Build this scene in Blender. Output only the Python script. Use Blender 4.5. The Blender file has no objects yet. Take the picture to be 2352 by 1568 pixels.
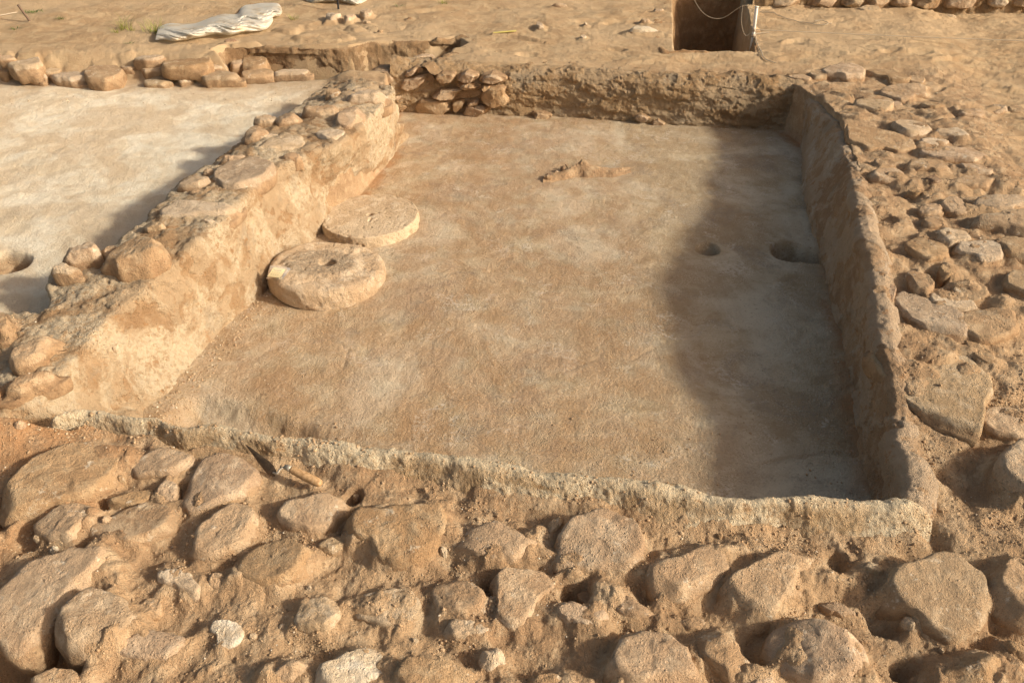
import bpy, math, random
import numpy as np
from mathutils import Vector

# ------------------------------------------------------------------ camera
FX = 1801.0                      # focal length in units of a 2352 px wide picture
PITCH = math.radians(36.3)
CAM_H = 2.05
scene = bpy.context.scene
COL = scene.collection
cam = bpy.data.cameras.new('camera')
cam.sensor_width = 36.0
cam.lens = 36.0 * FX / 2352.0
cam.clip_start = 0.05
cam.clip_end = 2000.0
camo = bpy.data.objects.new('camera', cam)
COL.objects.link(camo)
camo.location = (0, 0, CAM_H)
camo.rotation_euler = (math.pi / 2 - PITCH, 0, 0)
scene.camera = camo

# ------------------------------------------------------------------ light
SUN_ELEV = math.radians(26.5)
SUN_PHI = math.radians(16.0)     # horizontal direction to the sun: +X turned towards -Y
world = bpy.data.worlds.new('World')
scene.world = world
world.use_nodes = True
wn = world.node_tree
bg = wn.nodes['Background']
sky = wn.nodes.new('ShaderNodeTexSky')
sky.sky_type = 'NISHITA'
sky.sun_disc = False
sky.sun_elevation = SUN_ELEV
sky.sun_rotation = math.pi / 2 + SUN_PHI
sky.dust_density = 4.0
sky.air_density = 1.0
tint = wn.nodes.new('ShaderNodeMix')
tint.data_type = 'RGBA'
tint.blend_type = 'MULTIPLY'
tint.inputs[0].default_value = 1.0
tint.inputs[7].default_value = (1.2, 0.98, 0.76, 1)
wn.links.new(sky.outputs[0], tint.inputs[6])
wn.links.new(tint.outputs[2], bg.inputs[0])
bg.inputs[1].default_value = 0.115
sl = bpy.data.lights.new('sun', 'SUN')
sl.energy = 3.9
sl.angle = math.radians(4.5)
sl.color = (1.0, 0.92, 0.75)
so = bpy.data.objects.new('sun', sl)
COL.objects.link(so)
sd = Vector((math.cos(SUN_ELEV) * math.cos(SUN_PHI), -math.cos(SUN_ELEV) * math.sin(SUN_PHI), math.sin(SUN_ELEV)))
so.rotation_euler = sd.to_track_quat('Z', 'Y').to_euler()
so.location = (6, -2, 5)
vs = scene.view_settings
vs.view_transform = 'Standard'
vs.look = 'None'
vs.gamma = 1.0
vs.exposure = 0.35
vs.use_curve_mapping = False

# ------------------------------------------------------------------ pixels to rays
CP, SP = math.cos(PITCH), math.sin(PITCH)
KEY = {'Z': (0, 0, 1.7415), 'A': (0, 1900, .53), 'B': (1000, 1800, .5952), 'C': (2300, 1850, .5618),
       'D': (3096, 1731, .6378), 'E': (3096, 600, .6378), 'F': (0, 650, .5527), 'G': (0, 0, .5952),
       'H': (1300, 0, .5952), 'I': (2600, 0, .6361), 'J': (0, 1300, .5952), 'K': (2400, 1300, .7211),
       'L': (1000, 600, .6803)}
def toZ(key, pts):
    a, b, s = KEY[key]
    return [((a + x * s) / 1.7415, (b + y * s) / 1.7415) for x, y in pts]
def ray(px, py):
    u, v = px - 1176.0, py - 784.0
    return np.array([u, FX * CP - v * SP, -(FX * SP + v * CP)])
def W(px, py, z):
    r = ray(px, py)
    t = (z - CAM_H) / r[2]
    return np.array([r[0] * t, r[1] * t, z])
def PTS(s):
    return [tuple(float(q) for q in p.split(',')) for p in s.split()]

# ------------------------------------------------------------------ noise
def _hash(ix, iy, iz, seed):
    h = (ix * 374761393 + iy * 668265263 + iz * 2147483647 + seed * 1442695041) & 0xffffffff
    h = ((h ^ (h >> 13)) * 1274126177) & 0xffffffff
    h = ((h ^ (h >> 16)) * 2246822519) & 0xffffffff
    return h ^ (h >> 15)
def noise3(x, y, z, seed=0):
    x = np.asarray(x, float); y = np.asarray(y, float); z = np.asarray(z, float) + np.zeros_like(x)
    xi, yi, zi = np.floor(x), np.floor(y), np.floor(z)
    fx, fy, fz = x - xi, y - yi, z - zi
    xi, yi, zi = xi.astype(np.int64), yi.astype(np.int64), zi.astype(np.int64)
    def f(t): return t * t * t * (t * (t * 6 - 15) + 10)
    u, v, w = f(fx), f(fy), f(fz)
    def g(dx, dy, dz):
        h = _hash(xi + dx, yi + dy, zi + dz, seed)
        gx = ((h & 1023) / 511.5 - 1); gy = (((h >> 10) & 1023) / 511.5 - 1); gz = (((h >> 20) & 1023) / 511.5 - 1)
        return gx * (fx - dx) + gy * (fy - dy) + gz * (fz - dz)
    def l(a, b, t): return a + (b - a) * t
    return l(l(l(g(0,0,0), g(1,0,0), u), l(g(0,1,0), g(1,1,0), u), v),
             l(l(g(0,0,1), g(1,0,1), u), l(g(0,1,1), g(1,1,1), u), v), w) * 1.1
def noise2(x, y, seed=0):
    x = np.asarray(x, float); y = np.asarray(y, float)
    xi, yi = np.floor(x), np.floor(y)
    fx, fy = x - xi, y - yi
    xi, yi = xi.astype(np.int64), yi.astype(np.int64)
    def f(t): return t * t * t * (t * (t * 6 - 15) + 10)
    u, v = f(fx), f(fy)
    def g(dx, dy):
        h = _hash(xi + dx, yi + dy, 7, seed)
        gx = ((h & 1023) / 511.5 - 1); gy = (((h >> 10) & 1023) / 511.5 - 1)
        return gx * (fx - dx) + gy * (fy - dy)
    a = g(0,0); b = g(1,0); c = g(0,1); d = g(1,1)
    return (a + (b - a) * u + ((c + (d - c) * u) - (a + (b - a) * u)) * v) * 1.3
def fbm2(x, y, f, o, seed=0, gain=.5, ridged=False):
    s = 0; a = 1.0
    for i in range(o):
        n = noise2(x * f, y * f, seed + i)
        if ridged: n = 1 - 2 * np.abs(n)
        s = s + a * n
        a *= gain; f *= 2.03
    return s
def fbm3(p, f, o, seed=0, gain=.5, ridged=False):
    s = 0; a = 1.0
    for i in range(o):
        n = noise3(p[..., 0] * f, p[..., 1] * f, p[..., 2] * f, seed + i)
        if ridged: n = .5 - 1.6 * np.abs(n)
        s = s + a * n
        a *= gain; f *= 2.03
    return s
def sstep(a, b, x):
    t = np.clip((x - a) / (b - a), 0, 1)
    return t * t * (3 - 2 * t)
def cobbles(X, Y, cell, seed, aniso=1.0):
    """Rounded lumps, one per jittered cell: 0 in the joints, 1 on the crowns."""
    x = X / cell; y = Y / cell * aniso
    xi, yi = np.floor(x), np.floor(y)
    d1 = np.full(X.shape, 9.0); d2 = np.full(X.shape, 9.0); hh = np.zeros(X.shape)
    for dx in (-1, 0, 1):
        for dy in (-1, 0, 1):
            ix = (xi + dx).astype(np.int64); iy = (yi + dy).astype(np.int64)
            h = _hash(ix, iy, 3, seed)
            d = np.hypot(ix + .15 + .7 * (h & 1023) / 1023 - x, iy + .15 + .7 * ((h >> 10) & 1023) / 1023 - y)
            hv = ((h >> 20) & 1023) / 1023
            near_ = d < d1
            d2 = np.where(near_, d1, np.minimum(d2, d)); hh = np.where(near_, hv, hh); d1 = np.where(near_, d, d1)
    return sstep(.0, .38, d2 - d1) * (.35 + .65 * hh)
def smin(a, b, k):
    h = np.clip(.5 + .5 * (b - a) / k, 0, 1)
    return b + (a - b) * h - k * h * (1 - h)
def sdf(poly, X, Y):                       # negative inside
    P = np.asarray(poly, float)[:, :2]
    d = np.full(X.shape, 1e9); ins = np.zeros(X.shape, bool)
    n = len(P)
    for i in range(n):
        a, b = P[i], P[(i + 1) % n]
        e = b - a
        wx, wy = X - a[0], Y - a[1]
        t = np.clip((wx * e[0] + wy * e[1]) / max(e @ e, 1e-12), 0, 1)
        d = np.minimum(d, (wx - e[0] * t) ** 2 + (wy - e[1] * t) ** 2)
        c = (a[1] > Y) != (b[1] > Y)
        if e[1] != 0:
            ins ^= c & (X < e[0] * (Y - a[1]) / e[1] + a[0])
    d = np.sqrt(d)
    return np.where(ins, -d, d)

# ------------------------------------------------------------------ mesh helpers
def mesh_np(name, V, F, mat, smooth=True, parent=None, attrs=None):
    V = np.ascontiguousarray(V, dtype=np.float32).reshape(-1, 3)
    F = np.ascontiguousarray(F, dtype=np.int32)
    k = F.shape[1]
    me = bpy.data.meshes.new(name)
    me.vertices.add(len(V)); me.vertices.foreach_set('co', V.ravel())
    me.loops.add(F.size); me.loops.foreach_set('vertex_index', F.ravel())
    me.polygons.add(len(F))
    me.polygons.foreach_set('loop_start', np.arange(0, F.size, k, dtype=np.int32))
    me.polygons.foreach_set('loop_total', np.full(len(F), k, dtype=np.int32))
    if attrs:
        for an, av in attrs.items():
            at = me.attributes.new(an, 'FLOAT', 'POINT')
            at.data.foreach_set('value', np.ascontiguousarray(av, dtype=np.float32).ravel())
    me.update(calc_edges=True)
    me.validate()
    me.polygons.foreach_set('use_smooth', np.full(len(me.polygons), smooth, dtype=bool))
    if mat: me.materials.append(mat)
    o = bpy.data.objects.new(name, me)
    COL.objects.link(o)
    if parent: o.parent = parent
    return o
def gridF(n, m, wrap=False):               # n rows, m columns
    i = np.arange(n - 1)[:, None]
    j = np.arange(m if wrap else m - 1)[None, :]
    j2 = (j + 1) % m
    return np.stack([i * m + j, i * m + j2, (i + 1) * m + j2, (i + 1) * m + j], -1).reshape(-1, 4)
def gnormals(P, wrap=False):
    if wrap:
        dj = np.roll(P, -1, 1) - np.roll(P, 1, 1)
    else:
        dj = np.gradient(P, axis=1)
    di = np.gradient(P, axis=0)
    n = np.cross(di, dj)
    return n / np.maximum(np.linalg.norm(n, axis=-1, keepdims=True), 1e-9)
def tag(o, label=None, cat=None, group=None, kind=None):
    if label: o['label'] = label
    if cat: o['category'] = cat
    if group: o['group'] = group
    if kind: o['kind'] = kind
    return o
def empty(name, loc=(0, 0, 0), rz=0):
    o = bpy.data.objects.new(name, None)
    COL.objects.link(o); o.location = loc; o.rotation_euler = (0, 0, rz)
    o.empty_display_size = .1
    return o
def resample(P, n):
    P = np.asarray(P, float)
    # Catmull-Rom through the control points, then even steps of length
    Q = np.vstack([2 * P[0] - P[1], P, 2 * P[-1] - P[-2]])
    out = []
    for i in range(len(P) - 1):
        p0, p1, p2, p3 = Q[i:i + 4]
        for t in np.linspace(0, 1, 12, endpoint=False):
            out.append(.5 * ((2 * p1) + (-p0 + p2) * t + (2 * p0 - 5 * p1 + 4 * p2 - p3) * t * t + (-p0 + 3 * p1 - 3 * p2 + p3) * t ** 3))
    out.append(P[-1])
    out = np.array(out)
    s = np.r_[0, np.cumsum(np.linalg.norm(np.diff(out[:, :3], axis=0), axis=1))]
    q = np.linspace(0, s[-1], n)
    return np.stack([np.interp(q, s, out[:, k]) for k in range(out.shape[1])], 1)
def linres(P, n):
    P = np.asarray(P, float)
    s = np.r_[0, np.cumsum(np.linalg.norm(np.diff(P[:, :3], axis=0), axis=1))]
    q = np.linspace(0, s[-1], n)
    return np.stack([np.interp(q, s, P[:, k]) for k in range(P.shape[1])], 1)
def tube(name, pts, r, mat, parent=None, seg=8, r2=None):
    pts = np.asarray(pts, float); n = len(pts)
    T = np.gradient(pts, axis=0); T /= np.linalg.norm(T, axis=1, keepdims=True)
    up = np.array([0, 0, 1.0]) if abs(T[0][2]) < .9 else np.array([1.0, 0, 0])
    V = []
    rr = np.linspace(r, r if r2 is None else r2, n) if np.isscalar(r) else np.asarray(r)
    for i in range(n):
        a = np.cross(T[i], up); a /= np.linalg.norm(a); b = np.cross(a, T[i])
        th = np.linspace(0, 2 * math.pi, seg, endpoint=False)
        V.append(pts[i] + rr[i] * (np.cos(th)[:, None] * a + np.sin(th)[:, None] * b))
    V = np.array(V)
    cap0, cap1 = pts[0], pts[-1]
    V = np.concatenate([np.repeat(cap0[None, None], seg, 1), V, np.repeat(cap1[None, None], seg, 1)], 0)
    return mesh_np(name, V, gridF(n + 2, seg, True)[:, ::-1], mat, True, parent)

# ------------------------------------------------------------------ materials
def mat_new(name):
    m = bpy.data.materials.new(name); m.use_nodes = True
    nt = m.node_tree; b = nt.nodes['Principled BSDF']
    b.inputs['Roughness'].default_value = .95
    b.inputs['Specular IOR Level'].default_value = .12
    return m, nt, b
def N(nt, t, **kw):
    n = nt.nodes.new(t)
    for k, v in kw.items(): setattr(n, k, v)
    return n
def mixc(nt, fac, a, b, mode='MIX'):
    n = nt.nodes.new('ShaderNodeMix'); n.data_type = 'RGBA'; n.blend_type = mode
    for idx, v in ((0, fac), (6, a), (7, b)):
        if isinstance(v, bpy.types.NodeSocket): nt.links.new(v, n.inputs[idx])
        elif isinstance(v, (int, float)): n.inputs[idx].default_value = v
        else: n.inputs[idx].default_value = (*v, 1)
    return n.outputs[2]
def mth(nt, op, a, b=0.0, c=0.0, clamp=False):
    n = nt.nodes.new('ShaderNodeMath'); n.operation = op; n.use_clamp = clamp
    for i, v in enumerate((a, b, c)):
        if isinstance(v, bpy.types.NodeSocket): nt.links.new(v, n.inputs[i])
        else: n.inputs[i].default_value = v
    return n.outputs[0]
def rng(nt, v, a, b, c=0.0, d=1.0, smooth=True):
    n = nt.nodes.new('ShaderNodeMapRange')
    n.interpolation_type = 'SMOOTHSTEP' if smooth else 'LINEAR'
    nt.links.new(v, n.inputs[0])
    for i, q in enumerate((a, b, c, d)): n.inputs[i + 1].default_value = q
    return n.outputs[0]
def nz(nt, vec, scale, detail=4, rough=.55, dist=0.0):
    n = nt.nodes.new('ShaderNodeTexNoise')
    n.inputs['Scale'].default_value = scale; n.inputs['Detail'].default_value = detail
    n.inputs['Roughness'].default_value = rough; n.inputs['Distortion'].default_value = dist
    nt.links.new(vec, n.inputs['Vector'])
    return n.outputs[0]
def vor(nt, vec, scale, feature='F1', out='Distance'):
    n = nt.nodes.new('ShaderNodeTexVoronoi'); n.feature = feature
    n.inputs['Scale'].default_value = scale
    nt.links.new(vec, n.inputs['Vector'])
    return n.outputs[out]
def posn(nt):
    return nt.nodes.new('ShaderNodeNewGeometry').outputs['Position']
def bump(nt, b, h, dist, strength=1.0):
    n = nt.nodes.new('ShaderNodeBump'); n.inputs['Distance'].default_value = dist
    n.inputs['Strength'].default_value = strength
    nt.links.new(h, n.inputs['Height']); nt.links.new(n.outputs[0], b.inputs['Normal'])
    return n
def earthy(name, dark, mid, light, grit=(.62, .52, .40), grit_amt=.35, bumpd=.006, scale=1.0, tintvar=.0, attr=None, extra=None):
    """Layered dusty surface: large patches, hand-sized mottling, grain and pale grit."""
    m, nt, b = mat_new(name)
    P = posn(nt)
    if tintvar:
        oi = nt.nodes.new('ShaderNodeObjectInfo')
        va = nt.nodes.new('ShaderNodeVectorMath'); va.operation = 'MULTIPLY_ADD'
        cx = nt.nodes.new('ShaderNodeCombineXYZ')
        for i in range(3): nt.links.new(oi.outputs['Random'], cx.inputs[i])
        nt.links.new(cx.outputs[0], va.inputs[0]); va.inputs[1].default_value = (17, 11, 5)
        nt.links.new(P, va.inputs[2]); P = va.outputs[0]
    big = nz(nt, P, 2.2 * scale, 5, .6, .4)
    mid_n = nz(nt, P, 14 * scale, 6, .65, .3)
    fine = nz(nt, P, 95 * scale, 4, .7)
    vfine = nz(nt, P, 420 * scale, 2, .6)
    c = mixc(nt, rng(nt, big, .38, .62), dark, mid)
    c = mixc(nt, rng(nt, mid_n, .45, .68), c, light)
    c = mixc(nt, rng(nt, fine, .44, .32, 0, .6), c, tuple(q * .55 for q in dark))
    g1 = vor(nt, P, 170 * scale)
    gm = mth(nt, 'MULTIPLY', rng(nt, g1, .22, .10), rng(nt, nz(nt, P, 9 * scale, 3), .42, .62))
    c = mixc(nt, mth(nt, 'MULTIPLY', gm, grit_amt, clamp=True), c, grit)
    c = mixc(nt, rng(nt, vfine, .3, .7, 0, .22), c, tuple(min(1, q * 1.35) for q in light))
    if tintvar:
        hs = nt.nodes.new('ShaderNodeHueSaturation')
        nt.links.new(c, hs.inputs['Color'])
        nt.links.new(mth(nt, 'MULTIPLY_ADD', oi.outputs['Random'], 2 * tintvar, 1 - tintvar), hs.inputs['Value'])
        nt.links.new(mth(nt, 'MULTIPLY_ADD', oi.outputs['Random'], -.25, 1.1), hs.inputs['Saturation'])
        c = hs.outputs[0]
    if extra: c = extra(nt, P, c)
    nt.links.new(c, b.inputs['Base Color'])
    g2 = vor(nt, P, 85 * scale)
    h = mth(nt, 'MULTIPLY', fine, .8)
    h = mth(nt, 'MULTIPLY_ADD', mid_n, 1.1, h)
    h = mth(nt, 'MULTIPLY_ADD', vfine, .40, h)
    h = mth(nt, 'MULTIPLY_ADD', rng(nt, g1, .3, .05), .25, h)
    h = mth(nt, 'MULTIPLY_ADD', rng(nt, g2, .35, .05), mth(nt, 'MULTIPLY', rng(nt, nz(nt, P, 6 * scale, 3), .45, .65), .5), h)
    bump(nt, b, h, bumpd * 1.45)
    return m
# ------------------------------------------------------------------ palette
SOIL_D, SOIL_M, SOIL_L = (.315, .20, .115), (.435, .295, .175), (.54, .405, .265)
def lerp3(a, b, t): return tuple(p + (q - p) * t for p, q in zip(a, b))

def ground_extra(nt, P, c):
    """White lime floor and grey-brown room floor laid over the soil colour."""
    def att(n):
        a = nt.nodes.new('ShaderNodeAttribute'); a.attribute_name = n
        return a.outputs['Fac']
    big = nz(nt, P, 1.6, 6, .62, .8)
    med = nz(nt, P, 6.5, 6, .68, .5)
    fin = nz(nt, P, 60, 4, .7)
    # room floor: tan, with pale lime film and grey-brown worn patches
    r = mixc(nt, rng(nt, med, .36, .62), (.455, .345, .22), (.57, .465, .325))
    r = mixc(nt, rng(nt, big, .46, .60, 0, .7), r, (.68, .60, .465))
    r = mixc(nt, rng(nt, nz(nt, P, 1.15, 6, .65, 1.2), .55, .44, 0, .55), r, (.39, .275, .165))
    r = mixc(nt, mth(nt, 'MULTIPLY', rng(nt, nz(nt, P, 3.1, 7, .7, .9), .50, .64), rng(nt, fin, .40, .60, .2, .85)), r, (.34, .275, .21))
    r = mixc(nt, mth(nt, 'MULTIPLY', rng(nt, nz(nt, P, 4.3, 7, .75, .6), .53, .66), rng(nt, fin, .42, .58)), r, (.66, .58, .47))
    r = mixc(nt, rng(nt, fin, .44, .30, 0, .6), r, (.26, .18, .11))
    f2_ = nz(nt, P, 130, 3, .7)
    r = mixc(nt, mth(nt, 'MULTIPLY', rng(nt, f2_, .50, .62, 0, .6), rng(nt, nz(nt, P, 8, 4, .7), .40, .60)), r, (.70, .60, .46))
    # white floor
    w = mixc(nt, rng(nt, med, .36, .64), (.76, .64, .47), (.88, .80, .65))
    w = mixc(nt, rng(nt, big, .56, .42, 0, .6), w, (.62, .47, .31))
    w = mixc(nt, rng(nt, fin, .40, .28, 0, .35), w, (.42, .31, .2))
    far = mixc(nt, rng(nt, med, .4, .65), (.44, .305, .18), (.55, .41, .255))
    far = mixc(nt, rng(nt, nz(nt, P, 1.1, 5, .6), .42, .60, 0, .6), far, (.56, .42, .27))
    c = mixc(nt, att('far'), c, far)
    c = mixc(nt, att('room'), c, r)
    c = mixc(nt, att('white'), c, w)
    c = mixc(nt, att('red'), c, (.44, .225, .10))
    return c
M = {}
M['ground'] = earthy('soil', SOIL_D, SOIL_M, SOIL_L, bumpd=.0075, extra=ground_extra)
M['pit_soil'] = earthy('trench soil', (.28, .175, .095), (.37, .245, .14), (.46, .33, .205), bumpd=.012)
def lime(name, amt, dark=SOIL_D, mid=SOIL_M, light=SOIL_L, white=(.70, .62, .50), bd=.01, stain=.5, crest=None, flakec=.55):
    def ex(nt, P, c):
        fl_ = nt.nodes.new('ShaderNodeAttribute'); fl_.attribute_name = 'flake'
        c = mixc(nt, mth(nt, 'MULTIPLY', rng(nt, fl_.outputs['Fac'], .25, .8), flakec), c, lerp3(mid, white, .6))
        if crest:
            at_ = nt.nodes.new('ShaderNodeAttribute'); at_.attribute_name = 'across'
            t_ = mth(nt, 'ADD', at_.outputs['Fac'], mth(nt, 'MULTIPLY', mth(nt, 'SUBTRACT', nz(nt, P, 14, 5, .7), .5), .28))
            k0 = mth(nt, 'MULTIPLY', rng(nt, t_, crest[0] - .04, crest[0] + .02), rng(nt, t_, crest[1] + .07, crest[1] - .03))
            c = mixc(nt, mth(nt, 'MULTIPLY', k0, rng(nt, nz(nt, P, 30, 4, .7), .3, .55, .45, .95)), c, white)
        a = nz(nt, P, 3.2, 7, .68, .7); f = nz(nt, P, 45, 5, .75)
        k = mth(nt, 'MULTIPLY', rng(nt, a, .60 - amt, .72 - amt), rng(nt, f, .38, .55, .25, 1))
        c = mixc(nt, k, c, white)
        k2 = mth(nt, 'MULTIPLY', rng(nt, nz(nt, P, 5.1, 6, .7), .55, .68), stain)
        c = mixc(nt, k2, c, (.36, .31, .24))
        return mixc(nt, rng(nt, nz(nt, P, 16, 5, .7), .58, .68, 0, .7), c, (.40, .22, .10))
    return earthy(name, dark, mid, light, bumpd=bd, extra=ex)
M['left_plaster'] = lime('lime daub on left wall', .14, (.335, .21, .115), (.42, .28, .16), (.485, .35, .22), (.64, .53, .38), .011, .40)
M['right_plaster'] = lime('coarse lime plaster', .05, (.36, .235, .14), (.45, .31, .19), (.52, .39, .27), (.60, .53, .43), .012, .5)
M['ridge_plaster'] = lime('lime mortar edge', .13, (.38, .25, .13), (.50, .36, .22), (.58, .45, .30), (.78, .665, .48), .013, .0, (.57, .665))
M['back_plaster'] = lime('mud face', .0, (.33, .21, .11), (.44, .30, .17), (.53, .39, .25), (.58, .48, .35), .016, .5)

# ------------------------------------------------------------------ plan of the place
def S_(key, s, z): return [W(px, py, z) for px, py in toZ(key, PTS(s))]
# left wall stations: outer top, inner top, base of the inner face
LW = [((752, 195), (903, 213), (932, 318), .37, .42), ((645, 268), (800, 318), (870, 390), .38, .42),
      ((565, 312), (720, 350), (800, 450), .38, .42), ((495, 368), (630, 392), (735, 535), .38, .42),
      ((405, 432), (555, 460), (655, 600), .38, .42), ((330, 512), (490, 530), (607, 668), .38, .41),
      ((235, 575), (385, 620), (512, 755), .36, .38), ((125, 625), (260, 720), (440, 825), .34, .35),
      ((108, 705), (170, 830), (388, 895), .32, .31), ((45, 722), (95, 890), (330, 940), .31, .30),
      ((-60, 715), (40, 940), (215, 950), .30, .275),
      ((-260, 760), (-60, 985), (140, 975), .27, .25), ((-420, 840), (-200, 1060), (60, 1010), .20, .18)]
# ridge: far edge of the crest
RF = PTS('130,960 164,948 205,934 253,942 307,951 362,952 396,970 437,979 478,972 547,982 615,993 683,998 804,1013 900,1022 984,1032 1107,1051 1241,1071 1330,1082 1450,1095 1547,1101 1627,1125 1708,1139 1805,1138 1934,1141 2010,1144 2082,1137')
RB = PTS('110,1010 147,990 191,993 256,1003 342,1015 393,1029 451,1041 513,1037 581,1054 683,1070 752,1090 793,1112 820,1108 916,1103 1018,1120 1121,1150 1224,1168 1326,1171 1417,1168 1514,1215 1643,1221 1756,1207 1837,1213 1966,1237 2107,1250 2150,1250')
# right wall: edge of the inner face, height, from far to near
RT = [(1850, 215, .27), (1866, 243, .28), (1906, 281, .305), (1919, 321, .325), (1944, 375, .355), (1950, 400, .37), (1961, 454, .395), (1968, 520, .42),
      (1994, 601, .395), (2001, 663, .38), (2012, 777, .345), (2036, 835, .33), (2048, 912, .30), (2050, 995, .28), (2078, 1078, .275), (2082, 1115, .275), (2075, 1148, .275)]
RBASE = [(1832, 285), (1838, 303), (1842, 360), (1844, 430), (1850, 480), (1868, 540), (1888, 601), (1906, 685), (1925, 746), (1943, 821), (1949, 871), (1970, 995), (1997, 1140)]
BT = [(870, 200, .36), (940, 185, .35), (1010, 172, .34), (1110, 168, .33), (1240, 178, .33), (1320, 175, .33), (1397, 171, .33), (1534, 184, .33), (1620, 191, .33), (1722, 193, .33), (1822, 194, .34), (1880, 200, .34)]
BB = [(880, 262), (988, 258), (1090, 262), (1227, 267), (1329, 272), (1450, 282), (1574, 290), (1700, 297), (1833, 303), (1870, 306)]

wI = np.array([W(*b, zi) for a, b, c, zo, zi in LW]); wO = np.array([W(*a, zo) for a, b, c, zo, zi in LW])
wB = np.array([W(*c, 0.0) for a, b, c, zo, zi in LW])
wT = np.array([W(x, y, z) for x, y, z in RT]); wRb = np.array([W(x, y, 0.0) for x, y in RBASE])
wF = np.array([W(x, y, .28) for x, y in RF]); wN = np.array([W(x, y, .24) for x, y in RB])
wBB = np.array([W(x, y, 0.0) for x, y in BB])
# the back wall's edge stands over its base
wBT = []
for x, y, z in BT:
    p = W(x, y, z); wBT.append(p)
wBT = np.array(wBT)

# plan outline inside which the ground sheet lies at floor level
left_line = [(p[0] - .05, p[1]) for p in wI[:-1]]
ridge_mid = [(a[0], a[1] - .03) for a in wF[1:-1]]
right_line = [(p[0] + .02, p[1]) for p in wT[::-1][1:-1]]
back_line = [(p[0], float(np.interp(p[0], wBB[:, 0], wBB[:, 1])) + .10) for p in wBT[::-1][1:]]
ROOM = left_line[::-1][:]            # near to far on the left
ROOM = [(ridge_mid[0][0], ridge_mid[0][1])] + ROOM + back_line[::-1] + right_line[::-1] + ridge_mid[::-1]
WHITE = [(p[0] + .03, p[1]) for p in wO] + [tuple(W(-700, 900, .2)[:2]), (-6.5, 5.6)] + [tuple(W(x, y, .2)[:2]) for x, y in ((0, 190), (150, 193), (300, 190), (450, 196), (600, 190), (740, 199))]
PITB = [tuple(W(x, y, .33)[:2]) for x, y in ((497, 124), (523, 110), (600, 108), (700, 112), (804, 112), (849, 101), (986, 96), (1047, 86), (1068, 101), (1020, 122), (985, 138), (900, 147), (700, 146), (540, 148))]
TREN = [tuple(W(x, y, .33)[:2]) for x, y in ((1556, 116), (1728, 121))] + [(2.13, 7.9), (1.54, 7.9)]

DIMPLES = [('Z', 1625, 572, .058, .10), ('Z', 1815, 577, .095, .12), ('Z', 1862, 585, .08, .11),
           ('Z', -8, 603, .10, .07), ('Z', 28, 603, .085, .07), ('Z', 10, 1540, .17, .2), ('Z', 90, 1555, .08, .12), ('B', 690, 280, .035, .05), ('B', 1610, 880, .04, .05),
           ('C', 1880, 640, .04, .05), ('B', 2200, 920, .045, .05), ('D', 860, 1430, .05, .06), ('D', 700, 1120, .06, .04),
           ('A', 800, 180, .05, .03), ('A', 200, 420, .06, .04), ('A', 640, 20, .04, .0), ('A', 1380, 100, .05, .03),
           ('E', 1020, 760, .05, .05), ('E', 900, 900, .05, .05), ('E', 530, 380, .03, .04), ('D', 1250, 300, .10, .03),
           ('B', 600, 450, .05, .03), ('C', 1300, 1250, .08, .03), ('A', 50, 250, .08, .05), ('E', 700, 430, .05, .02)]
DIM = []
for k, x, y, r, d in DIMPLES:
    px, py = toZ(k, [(x, y)])[0]
    inroom = k == 'Z' and 1200 < px < 1900
    p = W(px, py, 0.0 if inroom else (.2 if (k == 'Z' and py < 700) else .25 if py > 1100 else .38))
    DIM.append((p[0], p[1], r, d))

def outer_level(X, Y):
    z = np.interp(Y, [-50, .6, 1.5, 1.8, 2.3, 2.9, 4.5, 5.3, 5.9, 7, 12, 80], [.18, .205, .225, .24, .305, .37, .345, .305, .333, .338, .40, .6])
    # rubble belt on the right is a little proud of the trodden ground beyond it
    far = sstep(.0, .5, X - (1.95 + .28 * (Y - 2.0)))
    z = z - .06 * far * sstep(1.5, 3.0, Y)
    return z
def base_h(X, Y):
    X = np.asarray(X, float); Y = np.asarray(Y, float)
    z = outer_level(X, Y)
    z = z - .045 * sstep(-.3, -.7, X) * sstep(4.9, 5.3, Y) * sstep(5.9, 5.6, Y)
    z = z + .03 * sstep(5.66, 5.8, Y) * sstep(6.2, 6.0, Y) * sstep(-.6, -.9, X)
    dw = sdf(WHITE, X, Y)
    kw = sstep(-.02, .05, dw) if True else 0
    kback = sstep(-.05, .22, dw)
    k = np.where(Y > 5.3, kback, kw)
    z = .2 + (z - .2) * k
    dr = sdf(ROOM, X, Y)
    z = z * sstep(.0, .035, dr)
    dp = sdf(PITB, X, Y)
    z = np.where(dp < .03, -.1 + (z + .1) * sstep(-.03, .03, dp), z)
    dt = sdf(TREN, X, Y)
    z = np.where(dt < .03, -.5 + (z + .5) * sstep(-.0, .03, dt), z)
    return z
def Wg(px, py, it=7):
    z = .3
    for _ in range(it):
        p = W(px, py, z)
        z = .5 * z + .5 * float(base_h(p[0], p[1]))
    return W(px, py, z)

# ------------------------------------------------------------------ ground sheet
yr = [-300, -120, -50, -20, -8, -3, -1, 0, .3, .5, .6]
y = .66
while y < 8.6:
    yr.append(y)
    y += .0036 + .0022 * max(0, y - .9) if y < 5.2 else .018
yr += [8.7, 8.9, 9.2, 9.7, 10.5, 12, 15, 20, 30, 50, 90, 180, 350]
yr = np.array(yr, float)
s_in = np.linspace(-1, 1, 1000)
s_out = np.array([1.02, 1.06, 1.12, 1.25, 1.5, 2, 3, 5, 9, 20, 60, 140])
ss = np.r_[-s_out[::-1], s_in, s_out]
wd = 1.12 + .66 * np.clip(yr - .7, 0, 8)
wd[yr > 8.7] = wd[yr <= 8.7].max() + 0
GX = ss[None, :] * wd[:, None]
GY = np.repeat(yr[:, None], len(ss), 1)
GZ = base_h(GX, GY)
d_room = sdf(ROOM, GX, GY); d_white = sdf(WHITE, GX, GY)
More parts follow.
